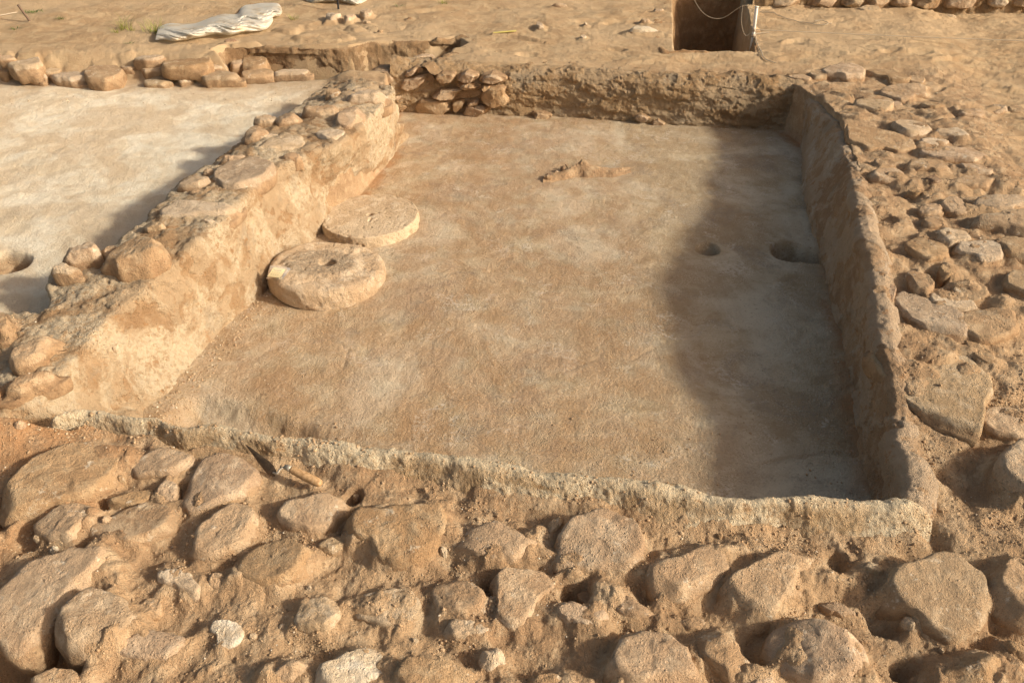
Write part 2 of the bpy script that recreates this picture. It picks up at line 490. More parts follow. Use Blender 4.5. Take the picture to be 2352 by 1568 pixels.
in_room = sstep(.02, -.01, d_room); in_white = sstep(.05, -.02, d_white)
back_w = np.where(GY > 5.2, sstep(.10, -.25, d_white + .12 * fbm2(GX, GY, 4, 4, 5)), in_white)
farm = sstep(5.4, 5.8, GY) * (1 - in_white) + sstep(.1, .5, GX - (1.95 + .28 * (GY - 2.0))) * sstep(2.0, 2.8, GY)
farm = np.clip(farm, 0, 1) * (1 - in_room)
near = 1 - sstep(40, 60, np.hypot(GX, GY))
# relief
out = (1 - in_room) * (1 - in_white)
r_soil = .020 * fbm2(GX, GY, 5, 3, 11) + .0045 * fbm2(GX, GY, 22, 3, 21) + .0028 * fbm2(GX, GY, 85, 3, 31)
rubble = sstep(-.25, .12, GX - (1.30 + .224 * (GY - 2.0))) * sstep(.30, -.15, GX - (2.15 + .30 * (GY - 2.2))) * sstep(1.55, 1.9, GY) * sstep(5.9, 5.4, GY)
rubble = np.maximum(rubble, sstep(5.62, 5.75, GY) * sstep(6.25, 6.05, GY) * sstep(-.55, -.9, GX))
wx_ = GX + .04 * fbm2(GX, GY, 7, 2, 95); wy_ = GY + .04 * fbm2(GX, GY, 7, 2, 96)
cob = rubble * (.024 * cobbles(wx_, wy_, .27, 5, 1.3) + .0045 * fbm2(GX, GY, 16, 4, 93, ridged=True) - .008) * (.45 + .55 * sstep(-.4, .3, fbm2(GX, GY, 2.2, 2, 98)))
cob = cob + sstep(1.85, 1.6, GY) * (.018 * cobbles(wx_, wy_, .17, 12, 1.1) + .004 * cobbles(wx_, wy_, .06, 14) - .006) * sstep(-.5, .4, fbm2(GX, GY, 3, 2, 97))
lump = np.clip(fbm2(GX, GY, 34, 2, 61), 0, 1) ** 1.5 * sstep(.0, .5, fbm2(GX, GY, 5, 2, 66))
r_soil = r_soil + .012 * lump + cob
r_far = .022 * fbm2(GX * .7, GY, 3.2, 3, 41) + .011 * sstep(-.35, .5, fbm2(GX, GY, 1.3, 2, 49) + .25 * (GX - 1)) * fbm2(GX * .6 + .3 * GY, GY * 1.5, 9, 4, 43, ridged=True) + .004 * fbm2(GX, GY, 34, 3, 47)
r_room = .006 * fbm2(GX, GY, 2.5, 3, 51) + .0032 * fbm2(GX, GY, 16, 3, 53) + .0017 * fbm2(GX, GY, 70, 3, 57)
r_white = .012 * fbm2(GX, GY, 2.0, 3, 71) + .004 * fbm2(GX, GY, 12, 4, 73) + .0012 * fbm2(GX, GY, 60, 2, 77)
GZ = GZ + near * (out * ((1 - farm) * r_soil + farm * r_far) + in_room * r_room + in_white * r_white)
for x0, y0, r, d in DIM:
    q = np.hypot(GX - x0, (GY - y0)) / r + (.12 if d > .065 else .42) * fbm2(GX, GY, 11, 3, 81)
    GZ -= d * sstep(1.15, .72 if y0 > 2 else .35, q)
# shallow worn trough along the near foot of the room, scars and a crack in the floor
def groove(pts, wid, dep, z=0.0):
    global GZ
    P = [W(x, y, z) for x, y in pts]
    d = np.full(GX.shape, 9.0)
    for a, b in zip(P[:-1], P[1:]):
        e = (b - a)[:2]; t = np.clip(((GX - a[0]) * e[0] + (GY - a[1]) * e[1]) / (e @ e), 0, 1)
        d = np.minimum(d, np.hypot(GX - a[0] - e[0] * t, GY - a[1] - e[1] * t))
    GZ = GZ - dep * sstep(wid, wid * .25, d + .25 * wid * fbm2(GX, GY, 7, 3, 91))
sa, sb_ = W(440, 920, 0), W(790, 1010, 0)
e_ = (sb_ - sa)[:2]; Ls = np.linalg.norm(e_); e_ /= Ls
uu = (GX - sa[0]) * e_[0] + (GY - sa[1]) * e_[1]; vv = -(GX - sa[0]) * e_[1] + (GY - sa[1]) * e_[0]
vv = vv - .02 + .016 * fbm2(GX, GY, 9, 3, 92)
GZ -= .055 * sstep(.035, -.05, vv) * sstep(-.06, .06, uu) * sstep(Ls + .02, Ls - .25, uu) * sstep(1.5, 1.55, GY) * in_room
groove(PTS('1740,1068 1800,1052 1850,1050 1900,1038 1960,1046'), .012, .006)
groove(PTS('1300,850 1380,820 1450,826 1500,800'), .014, .003)
groove(PTS('700,780 740,770 800,800 790,840'), .012, .003)
groove(PTS('1000,640 1060,620 1130,650'), .016, .003)
dN = sdf([(p[0], p[1]) for p in wN] + [(p[0], p[1] + .3) for p in wN[::-1]], GX, GY)
GZ -= .020 * np.exp(-((dN - .01) / .035) ** 2) * (1 - in_room) * (.5 + .8 * sstep(-.3, .4, fbm2(GX, GY, 5, 2, 99)))
for px_, py_, a_, r_ in ((30, 1000, .045, .12), (-80, 1010, .05, .2)):
    q_ = W(px_, py_, .24); GZ += a_ * np.exp(-((GX - q_[0]) ** 2 + (GY - q_[1]) ** 2) / r_ ** 2) * (1 - in_room)
# tracks and scuffs left on the far ground
rs = np.random.RandomState(4)
for i in range(60):
    x0, y0 = rs.uniform(-1, 5.4), rs.uniform(5.7, 8.3)
    if i % 3 == 0: x0, y0 = rs.uniform(2.6, 4.6), rs.uniform(3.2, 6)
    if x0 < 2.0 and x0 > .3 and y0 > 6.0 and x0 > 1.3: continue
    a = rs.uniform(-.5, .5); L = rs.uniform(.05, .16); wv = rs.uniform(.02, .05)
    u = (GX - x0) * math.cos(a) + (GY - y0) * math.sin(a); v = -(GX - x0) * math.sin(a) + (GY - y0) * math.cos(a)
    q = np.hypot(u / L, v / wv)
    GZ -= farm * (.014 * sstep(1.2, .6, q) - .012 * np.exp(-((q - 1.5) / .35) ** 2) * (v > 0))
# ------------------------------------------------------------------ stones: traced outlines
# key | outline in that key's picture units | height m | tone | label
STN = '''
Z|18,1185 22,1143 38,1116 68,1071 103,1040 123,1027 200,1015 297,1020 290,1054 250,1095 215,1125 170,1149 122,1161 91,1176 40,1194|.085|t|broad smooth tan slab at the left edge of the foreground, below the ridge's left end
A|290,430 285,370 330,290 430,220 560,185 640,210 680,250 690,330 600,430 560,520 480,520 400,510 350,480|.075|t|rounded tan block just under the broad smooth slab at the left
A|0,800 0,1080 20,1180 100,1270 200,1350 290,1330 330,1260 380,1150 450,1040 560,930 640,830 760,770 890,770 910,700 860,650 800,560 760,500 700,490 640,530 500,600 350,640 200,700 90,750|.085|t|largest flat tan slab, in the lower left corner of the foreground
A|445,1150 480,1060 560,960 620,880 700,800 820,775 860,830 890,880 930,960 1000,1040 1040,1110 960,1150 890,1260 820,1340 790,1400 700,1390 560,1370 510,1310 450,1210|.12|g|greyish brown flat-topped block resting against the largest slab
A|1565,760 1600,690 1640,700 1700,760 1790,830 1720,850 1640,860 1570,850|.05|t|small pyramid-shaped tan stone in the left foreground
A|1190,700 1230,660 1320,640 1390,740 1480,740 1540,900 1520,940 1380,920 1340,860 1230,850 1200,780|.05|p|narrow stone with a white chipped end in the left foreground
B|-131,810 -90,740 0,690 130,600 190,575 290,600 400,665 440,700 400,760 330,850 200,935 90,925 0,900 -110,870|.075|t|smooth whale-backed tan stone, left of the big angular block
A|1010,1000 1100,930 1190,910 1210,1000 1200,1060 1080,1090 1030,1060|.03|t|small flat pinkish stone beside the greyish brown block
A|1540,1150 1600,1105 1700,1090 1800,1110 1830,1190 1790,1260 1700,1310 1650,1290 1640,1200 1580,1180|.03|w|crumbly white lump of lime in the lower left foreground
A|850,1250 950,1170 1150,1150 1330,1200 1450,1190 1380,1300 1340,1380 1250,1440 1100,1400 900,1350|.045|t|low sloping tan stone right of the greyish brown block
B|70,1570 80,1480 200,1390 370,1340 410,1400 390,1500 350,1570|.085|t|blunt tan stone cut by the bottom edge, left of the grey lime heap
A|210,1568 220,1510 300,1420 480,1450 700,1470 660,1568 500,1640 260,1640|.06|t|gritty stone at the bottom left beside the dark pit
A|700,280 830,270 1000,230 1190,180 1300,260 1280,400 1200,470 1050,540 880,520 700,480 640,400|.05|t|low soil-covered stone in the middle of the left foreground
Z|431,1122 455,1075 465,1047 506,1042 564,1051 585,1090 563,1137 502,1156 450,1178 426,1152|.06|t|blocky tan stone directly below the trowel blade
A|1440,560 1480,430 1600,330 1750,200 1850,190 1910,300 1900,420 1850,520 1720,600 1600,640 1500,620|.075|t|steep-sided pinkish stone between the trowel and the whale-backed stone
J|885,930 960,850 1000,800 1150,830 1290,880 1270,960 1240,1010 1100,1010 960,1010 910,990|.05|t|small block with a clear left face under the middle of the ridge's left part
A|1190,130 1250,0 1330,60 1340,180 1250,200 1200,160|.04|t|narrow upright lump left of the stone below the trowel blade
A|810,150 860,110 1000,130 1190,100 1180,180 1000,230 850,240|.025|t|flat buried stone with a dark hollow at its left
B|190,460 240,380 290,290 450,270 600,310 620,380 560,440 530,520 420,570 300,530 210,490|.065|t|flat-topped tan stone just below the trowel handle
B|640,440 690,400 800,350 870,320 1100,330 1330,390 1360,470 1300,560 1230,640 1200,720 1100,780 950,780 880,740 820,620 700,600 660,520|.105|t|big angular tan block in the centre of the foreground
B|1325,580 1360,520 1450,490 1560,480 1700,470 1760,540 1900,560 1930,480 1980,620 1970,700 1880,760 1700,770 1600,780 1480,710 1380,640|.085|t|lumpy pitted stone right of the big angular block
B|420,610 500,580 620,570 670,620 650,670 560,700 500,690|.04|p|small crumbly pale stone wedged left of the big angular block
B|290,1190 330,1060 370,990 480,970 590,1000 600,1100 570,1160 500,1240 400,1230|.06|p|squarish pale stone in the lower middle of the foreground
B|640,1030 750,980 900,930 1050,940 1150,1000 1100,1120 1000,1220 900,1180 740,1110 670,1080|.035|p|low mound flecked with white lime in the lower middle
B|1240,930 1310,850 1450,860 1560,950 1600,1050 1560,1120 1400,1130 1280,1110|.06|t|rounded tan stone left of the dark gap in the centre foreground
B|1275,1130 1400,1140 1560,1130 1640,1190 1580,1280 1400,1295 1290,1220|.05|p|low rough stone under the rounded stone left of the dark gap
B|1640,870 1700,800 1850,790 2040,840 2050,900 1950,970 1900,1080 1900,1170 1800,1210 1660,1170 1680,1050|.06|t|long tan stone right of the dark gap in the centre foreground
B|1540,1380 1590,1320 1670,1290 1720,1390 1700,1430 1620,1490 1560,1470|.06|p|small pointed pale stone near the bottom centre
B|900,1574 920,1460 980,1400 1100,1380 1250,1390 1400,1400 1470,1470 1530,1574 1400,1680 1000,1680|.08|t|smooth-topped tan boulder cut by the bottom edge at centre
B|420,1564 480,1450 600,1370 780,1310 920,1340 930,1400 880,1500 840,1600 500,1640|.065|w|greyish white heap of crumbled lime at the bottom
Z|1258,1389 1302,1369 1363,1385 1392,1411 1405,1433 1380,1460 1350,1455 1309,1434 1275,1410|.06|t|oval tan stone at the left end of the long double-humped boulder
Z|1271,1273 1292,1232 1319,1190 1353,1169 1424,1172 1450,1198 1472,1236 1466,1269 1475,1317 1456,1324 1401,1311 1347,1304 1320,1331 1289,1307|.085|t|ridged broad tan stone under the centre of the ridge's right half
B|2030,470 2070,420 2110,430 2060,540 2010,580 1980,540|.03|p|sliver of pale stone close under the ridge
C|530,640 600,605 680,640 780,590 900,560 1040,540 1100,580 1110,720 1060,790 950,870 870,920 800,990 700,980 590,960 550,880 530,750|.085|t|scooped tan stone with a flat top below the right half of the ridge
C|1075,900 1120,820 1200,790 1300,700 1400,640 1540,590 1680,600 1760,640 1830,760 1780,860 1650,920 1500,960 1400,1080 1380,1160 1290,1140 1230,1070 1120,1010 1080,950|.085|t|long diagonal tan boulder between the scooped stone and the dark hollow
C|1820,880 1850,800 1920,765 1990,800 2030,860 2000,900 1900,890|.045|t|small stone just under the dark hollow below the ridge
D|510,800 600,790 720,860 740,900 620,910 540,860|.05|p|white-flecked stone right of the dark hollow below the ridge
C|1400,1300 1440,1180 1540,1080 1640,1065 1820,1130 1950,1200 2030,1300 2040,1430 2090,1568 1700,1600 1500,1500 1400,1400|.12|t|tall sharp-crested boulder at the bottom right, half in shade
C|880,1250 950,1170 1050,1120 1150,1170 1170,1290 1180,1390 1250,1440 1380,1540 1100,1568 960,1440 870,1400|.09|t|double boulder left of the tall sharp-crested boulder
C|60,880 110,860 210,860 330,880 450,1000 560,1040 690,1090 660,1160 560,1150 420,1110 250,1050 100,950|.05|t|narrow ridge-like stone lying diagonally in the lower middle right
C|250,1480 350,1250 410,1160 600,1190 720,1220 800,1340 790,1420 860,1480 890,1568 500,1620 300,1600|.095|t|long double-humped boulder at the bottom right of centre
C|1180,1540 1200,1470 1280,1440 1360,1490 1440,1568 1400,1640 1220,1640|.06|t|rounded knob cut by the bottom edge left of the tall boulder
B|1640,1574 1750,1500 2000,1490 2300,1520 2300,1640 1700,1640|.045|t|low wide stone along the bottom edge, left of the double-humped boulder
C|740,1160 760,1110 860,1090 940,1120 900,1180 800,1190|.02|t|flat buried stone above the double boulder
C|1700,960 1800,960 1900,1000 2000,1060 2060,1100 1950,1110 1800,1060|.03|t|low stone between the tall boulder and the small stone under the hollow
D|690,1010 740,950 780,860 880,780 1060,740 1180,760 1240,840 1300,910 1315,1100 1270,1180 1200,1250 1100,1300 1000,1260 920,1180 840,1110 730,1090|.095|g|big round flat brown stone in the lower right corner area
D|800,1180 830,1120 880,1160 880,1260 840,1260|.045|p|small pale stone tucked at the left of the big round flat stone
D|930,1460 1000,1410 1150,1380 1330,1330 1440,1360 1540,1460 1568,1510 1620,1600 950,1620|.11|t|smooth boulder cut by the bottom edge in the right corner
D|1340,960 1400,850 1500,770 1620,740 1700,900 1660,1180 1560,1260 1450,1180 1360,1100|.10|t|shaded boulder at the right edge, beside the big round flat stone
D|1400,1310 1440,1280 1568,1320 1640,1420 1568,1500 1480,1400|.06|t|narrow stone at the right edge above the corner boulder
D|1400,180 1430,110 1500,60 1568,20 1700,60 1700,430 1568,470 1500,470 1470,400 1420,280|.12|g|dark pitted upright block at the right edge, above the near right corner
E|630,190 600,150 640,120 760,115 800,160 790,210 700,200|.05|t|wedge-shaped slab near the plaster rim, upper part of the right rubble
E|820,90 900,55 1060,80 1090,150 1040,160 980,130 850,130|.05|t|smooth-topped stone behind the dark cobble in the right rubble
E|945,195 970,155 1030,160 1040,220 1000,228 960,220|.06|d|dark brown cobble standing loose on the right rubble
E|1030,200 1050,175 1068,205 1055,232 1035,225|.04|w|small white pebble touching the dark brown cobble
E|1070,190 1200,165 1400,180 1470,230 1420,240 1250,235 1110,235|.05|t|long flat stone right of the white pebble
E|830,270 860,245 920,240 930,290 880,300|.04|t|left one of two small stones in front of the dark brown cobble
E|925,300 950,250 1020,270 1040,300 990,320|.045|t|right one of two small stones in front of the dark brown cobble
E|1050,330 1120,300 1200,350 1205,400 1150,400 1080,380|.045|t|stone left of the large grey rounded slab
E|1210,360 1290,300 1430,285 1568,280 1640,330 1568,380 1400,395 1250,410|.07|g|large grey rounded slab at the right edge
E|1215,410 1300,395 1450,390 1568,380 1680,470 1600,560 1490,540 1400,500 1260,480|.09|g|large angular grey block at the right edge, under the rounded slab
E|1000,500 1060,495 1150,490 1200,520 1230,570 1130,600 1080,610 1040,560|.06|p|rounded block touching the polygonal flat slab from behind
E|1150,610 1200,580 1300,575 1400,590 1420,640 1390,690 1310,710 1250,670 1160,640|.05|p|polygonal flat pale slab in the middle of the right rubble
E|830,590 900,545 980,560 1060,620 1080,680 1000,680 950,700 870,640|.05|t|smooth sloping stone left of the polygonal slab
E|1400,580 1450,550 1568,560 1660,600 1620,700 1480,670 1410,620|.06|g|dark-sided stone at the right edge next to the polygonal slab
E|1460,800 1500,770 1568,780 1660,820 1620,930 1500,870 1465,850|.05|g|grey stone at the right edge in the middle of the rubble
E|780,930 880,880 1000,970 1130,1000 1160,1080 1220,1150 1100,1170 980,1120 880,1060 800,990|.04|g|low rough stone beside the crack in the plaster rim
E|980,930 1040,890 1150,910 1270,980 1230,1010 1100,1000 1000,960|.03|p|thin pale slab behind the low rough stone
E|1160,1060 1250,1010 1400,1000 1540,1050 1520,1110 1430,1170 1300,1200 1200,1130|.06|t|domed stone in the lower part of the right rubble
E|1190,1190 1260,1170 1330,1260 1420,1320 1380,1360 1260,1300|.03|t|small ridge-like stone behind the large flat bedrock slab
K|1550,160 1600,130 1800,130 2000,200 2130,290 2120,380 2080,430 2060,580 2010,570 1920,530 1830,490 1700,380 1620,270|.05|p|large flat pale slab overhanging the near right corner
K|2110,480 2180,450 2352,480 2440,560 2352,640 2200,600 2130,560|.05|t|tan stone right of the large flat pale slab
E|940,440 1000,400 1060,430 1050,480 950,490|.04|t|small upright stone among the grit, behind the rounded block
E|900,360 1000,335 1060,370 1040,400 940,410|.04|t|pale stone in front of the two small stones by the dark cobble
E|840,770 900,740 960,780 990,860 930,920 880,870|.05|t|knobby stone above the crack in the plaster rim
E|1040,740 1070,715 1115,740 1120,790 1060,800|.045|t|small knob beside the dark hole in the right rubble
E|470,260 520,240 540,290 520,330 480,300|.035|g|small grey stone set in the plaster rim, upper one
E|570,810 620,780 670,830 640,870 590,860|.04|g|grey cobble on the plaster rim at the crack
E|670,850 720,830 760,870 740,960 700,940|.06|d|brown stone standing in the crack of the plaster rim
E|1130,850 1300,840 1340,900 1250,950 1150,910|.02|g|low grey gritty patch of stone in the rubble
E|1380,930 1450,910 1480,960 1420,1000|.03|t|small lump left of the lowest grey stone at the right edge
I|1100,430 1190,405 1310,400 1330,450 1320,490 1250,505 1180,480 1110,470|.07|t|flat boulder at the top end of the right rubble
I|1000,470 1060,440 1110,460 1100,490 1030,500|.04|g|greyish stone left of the flat boulder at the top of the rubble
I|850,460 1000,480 1030,500 1000,520 860,490|.035|t|thin long stone left of the greyish one at the top of the rubble
I|1120,570 1160,550 1230,580 1290,630 1250,640 1180,600|.05|t|narrow tilted stone behind the oval cobble
I|1290,640 1350,625 1500,640 1520,680 1450,715 1380,700 1300,660|.06|p|smooth oval cobble near the far right corner of the room
I|1460,560 1540,540 1720,540 1760,570 1750,600 1650,610 1640,650 1560,630 1480,590|.06|t|broad flat stone right of and behind the oval cobble
I|1620,480 1680,470 1720,510 1700,540 1640,520|.05|t|small block at the far right of the rubble's top end
I|1390,430 1490,425 1560,480 1620,500 1600,530 1520,530 1490,490 1410,470|.05|t|lumpy stone right of the flat boulder at the top
I|1540,780 1600,745 1700,780 1760,820 1680,860 1600,860 1560,820|.06|p|rough porous stone above the pale lens-shaped slab
I|1760,840 1800,820 1940,810 1990,880 1960,890 1880,860|.05|p|porous flat stone at the outer side of the rubble
I|1630,900 1700,875 1860,865 1890,890 1820,930 1700,920|.045|p|pale lens-shaped slab in the upper right rubble
I|1270,800 1400,820 1600,860 1630,930 1560,960 1470,930 1380,940 1280,890|.04|t|wide low stone near the far end of the plaster rim
I|1690,930 1850,930 2000,920 2110,990 2090,1030 1900,1010 1750,1000|.05|t|wide stone in front of the pale lens-shaped slab
I|1410,1010 1500,1000 1540,1060 1450,1060|.04|t|small stone just above the wedge-shaped slab
I|1690,660 1750,635 1830,660 1860,695 1760,690|.05|t|peaked stone on the outer edge of the rubble
I|1950,1010 2100,1050 2160,1100 2000,1090|.04|t|dark-faced stone on the outer edge behind the long flat stone
I|1510,640 1570,640 1580,670 1530,680|.03|t|little stone right of the oval cobble
I|1020,665 1100,680 1200,720 1230,780 1150,790 1060,740|.03|p|smooth pale slab at the far end of the plaster rim
I|2120,700 2160,660 2230,660 2250,700 2180,720|.05|g|middle one of three cobbles on the open ground at the right
I|2235,685 2300,665 2352,690 2350,725 2260,715|.05|g|right one of three cobbles on the open ground at the right
I|1940,710 2000,682 2090,700 2080,740 1960,735|.045|t|left one of three cobbles on the open ground at the right
I|500,340 560,325 640,345 630,395 590,385 530,370|.05|p|white block on the front lip of the small trench
I|1820,105 1880,90 1930,110 1880,122|.04|p|flat stone lying in front of the far wall
I|1720,100 1800,85 1812,110 1730,115|.04|t|small stone at the foot of the far wall
I|1310,60 1370,35 1430,50 1436,80 1340,78|.06|p|rounded stone protruding at the foot of the far wall
H|0,160 5,110 30,80 80,70 112,105 60,155|.09|p|tall pale striped stone at the left of the upright cluster
H|120,125 180,85 222,100 170,160 140,160|.07|t|lower stone in the middle of the upright cluster
H|225,105 260,60 325,58 312,110 272,132|.10|g|grey upright stone at the right of the upright cluster
H|210,135 280,140 340,165 300,168 240,152|.03|p|flat slab lying in front of the upright cluster
H|350,212 370,190 390,210 370,222|.03|t|fist-sized stone below the upright cluster
H|1410,170 1440,145 1480,170 1470,200 1420,200|.08|g|round grey cobble on the far ground behind the back wall
H|1738,160 1745,148 1762,152 1762,182 1742,180|.06|g|small upright stone right of the round grey cobble
H|1705,258 1740,228 1765,250 1735,275|.05|p|pointed pale stone on the ground behind the back wall
H|2110,140 2150,120 2190,140 2175,160 2120,158|.06|t|rounded brown cobble left of the small trench
H|2200,72 2240,55 2280,72 2260,88 2210,85|.05|g|small grey block left of the small trench, farthest back
H|1990,200 2050,182 2200,190 2290,215 2330,250 2200,240 2030,230|.05|w|whitish rubble hump at the left lip of the small trench
H|550,128 570,108 592,128|.03|t|tiny stone on the open ground behind the pit
H|1480,30 1600,20 1650,60 1560,50|.05|t|flat stone at the foot of the far bank
G|1490,292 1530,270 1590,255 1602,270 1530,302|.04|d|dark thin slab at the left end of the pit's edge
G|0,410 0,390 50,360 100,395 60,410|.07|t|peaked stone at the left edge of the low back wall
G|75,455 100,400 130,372 240,378 272,440 230,480 120,482|.09|p|large rounded boulder near the left end of the low back wall
G|0,500 0,462 70,455 80,480 30,510|.05|t|small stone at the left picture edge, front row of the low back wall
G|150,485 210,470 300,510 290,545 190,530|.05|t|flat stone in front of the large rounded boulder
G|270,470 350,440 400,462 380,500 290,500|.04|p|smooth pale stone right of the large rounded boulder
G|360,510 440,470 560,480 592,550 480,555 390,545|.06|g|mossy grey lump in the front row of the low back wall
G|590,510 630,440 770,440 812,480 790,530 690,565 610,550|.08|t|big dark-sided block in the front row of the low back wall
G|815,430 900,420 905,455 890,472 825,470|.06|t|block with a sharp left face in the back row of the low wall
G|905,402 950,372 1080,370 1092,400 980,418|.05|g|thin grey slab lying on the low back wall
G|950,445 1080,430 1100,480 980,492|.03|t|buried flat stone under the thin grey slab
G|1110,440 1180,390 1380,392 1400,430 1340,470 1130,470|.07|t|wide low block left of the pit
G|1095,495 1200,478 1210,510 1110,520|.04|t|short flat stone below the wide low block
G|980,545 1080,510 1150,548 1120,577 990,572|.05|p|smooth domed stone in the front row left of centre
G|1200,535 1280,510 1312,540 1220,562|.03|p|little pale stone right of the smooth domed stone
G|1330,500 1370,470 1440,475 1600,500 1610,535 1400,545|.05|g|long greyish stone in the front row, below the pit's left end
G|1370,448 1460,405 1520,455 1400,472|.05|p|pale sloping stone at the pit's left end
G|1550,440 1580,400 1640,388 1640,450 1560,462|.07|t|squat stone between the pale sloping stone and the tall one
G|1640,455 1645,388 1730,363 1790,420 1762,462 1650,468|.09|t|tall rounded stone on the pit's edge
G|1640,520 1650,480 1780,460 1830,480 1805,522 1650,535|.06|t|rectangular stone in front of the tall rounded stone
G|1880,400 1960,360 2050,370 2050,408 1980,440|.09|p|humped stone standing up on the pit's edge
G|1830,502 1900,462 2080,470 2060,500 1860,515|.04|p|flat long stone in the middle of the row before the pit
G|2010,500 2100,468 2250,450 2352,462 2400,500 2300,540 2060,530|.06|t|long dark-sided stone in the front row before the pit
G|2060,420 2150,400 2290,395 2330,430 2200,442|.06|t|hollowed stone in the back row on the pit's edge
H|170,400 195,360 225,352 292,418 220,425|.08|p|pointed boulder on the pit's edge near its middle
H|550,400 620,370 760,365 750,400 620,432|.03|t|smooth buried stone right of the pit's end
H|320,425 400,402 540,410 520,440 400,444|.035|t|flat wide stone near the pit's right end
F|1265,170 1320,110 1440,80 1520,110 1530,160 1440,182 1350,192|.07|g|low brown block left of the big pitted slab on the left wall
F|1520,95 1600,40 1700,-35 1850,-55 1960,-45 1980,0 1960,80 1880,150 1790,205 1640,210 1590,160|.08|g|big pitted slab in the middle of the left wall's top
F|1360,210 1400,170 1450,180 1450,222 1380,226|.05|t|small cobble in front of the low brown block
F|1520,190 1560,158 1602,175 1590,212 1540,212|.05|t|tiny round cobble touching the big pitted slab
F|1115,360 1180,290 1300,240 1420,230 1500,290 1600,260 1740,240 1750,280 1650,400 1560,420 1480,390 1350,390 1200,382|.06|p|wide rubbly pale slab below the big pitted slab
F|1400,405 1480,380 1570,405 1575,455 1500,455|.05|p|small angular stone tilted over the left wall's face
F|1030,450 1080,410 1200,430 1180,480 1060,490|.05|p|knobbly lime lump behind the largest block of the left wall
F|445,695 480,640 640,555 700,580 732,660 690,682 520,722|.09|t|tan block left of the largest block on the left wall
F|720,740 800,650 900,570 1000,520 1100,503 1150,540 1200,610 1190,680 1080,762 960,780 870,792 800,750|.12|t|largest block on the left wall, smooth with a lit right face
F|358,745 430,710 560,740 590,790 450,802 380,800|.05|p|flat tan stone below the tan block at the wall's outer edge
F|730,610 800,580 860,600 760,672 735,655|.04|t|small stone filling the gap between the two blocks
F|-60,1100 0,1040 40,1050 60,1120 92,1180 60,1240 -40,1270|.08|t|rounded stone cut by the left picture edge beside the shaded hollow
J|65,235 90,140 200,90 400,40 432,80 300,145 300,190 200,250 120,282 70,262|.07|t|jagged slab at the left edge under the shaded hollow
J|-60,470 0,430 60,370 250,310 432,260 442,290 300,362 200,400 100,460 0,490|.06|t|long ragged stone below the jagged slab at the left edge
G|2180,642 2210,590 2260,578 2302,620 2272,652|.08|t|knobbly round stone at the far end of the left wall
G|2008,745 2080,700 2230,698 2292,740 2250,790 2150,792 2060,772|.06|t|smooth flat slab near the far end of the left wall
H|65,800 100,740 200,700 265,720 262,780 160,862 115,860 80,830|.07|t|rectangular slab tipping over the left wall's face
G|1840,785 1900,750 2030,768 1992,820 1870,842|.06|t|curled thin slab tilted up behind the pale slab
G|1698,815 1765,758 1850,760 1840,822 1740,832|.06|g|dark hollowed stone on the outer edge of the left wall
G|1640,905 1700,830 1800,870 1800,920 1710,942 1650,942|.09|t|bulging stone on the outer edge under the dark hollowed one
G|1710,935 1780,890 1900,880 1880,912 1760,948|.05|p|thin pale slab on top right of the bulging stone
G|1700,985 1850,920 2000,868 2055,920 2020,1000 1900,1012 1720,1022|.06|p|large flat weathered slab on the far half of the left wall
G|2120,872 2200,850 2322,875 2300,930 2220,952 2140,920|.05|p|white crusted stone at the inner edge of the left wall
G|1448,1065 1540,1030 1662,1020 1650,1070 1480,1092|.06|t|long narrow stone at the outer edge beyond the big pitted slab
G|1870,1040 1980,1010 2032,1050 1980,1072 1880,1065|.05|t|small brick-like stone on the far half of the left wall
G|1340,1150 1430,1118 1445,1160 1380,1180|.05|t|small stone on the outer edge behind the low brown block
H|15,640 60,590 108,600 100,640 50,652|.07|p|pale cobble at the very far end of the left wall
H|60,690 150,620 300,600 430,588 442,640 390,682 200,692|.07|p|wide pitted capstone at the far end of the left wall
H|150,612 250,575 312,580 312,612 200,622|.04|g|thin dark slab on the wide pitted capstone
A|550,2100 620,2060 700,2090 690,2140 600,2150|.03|t|small flat stone beyond the corner
'''
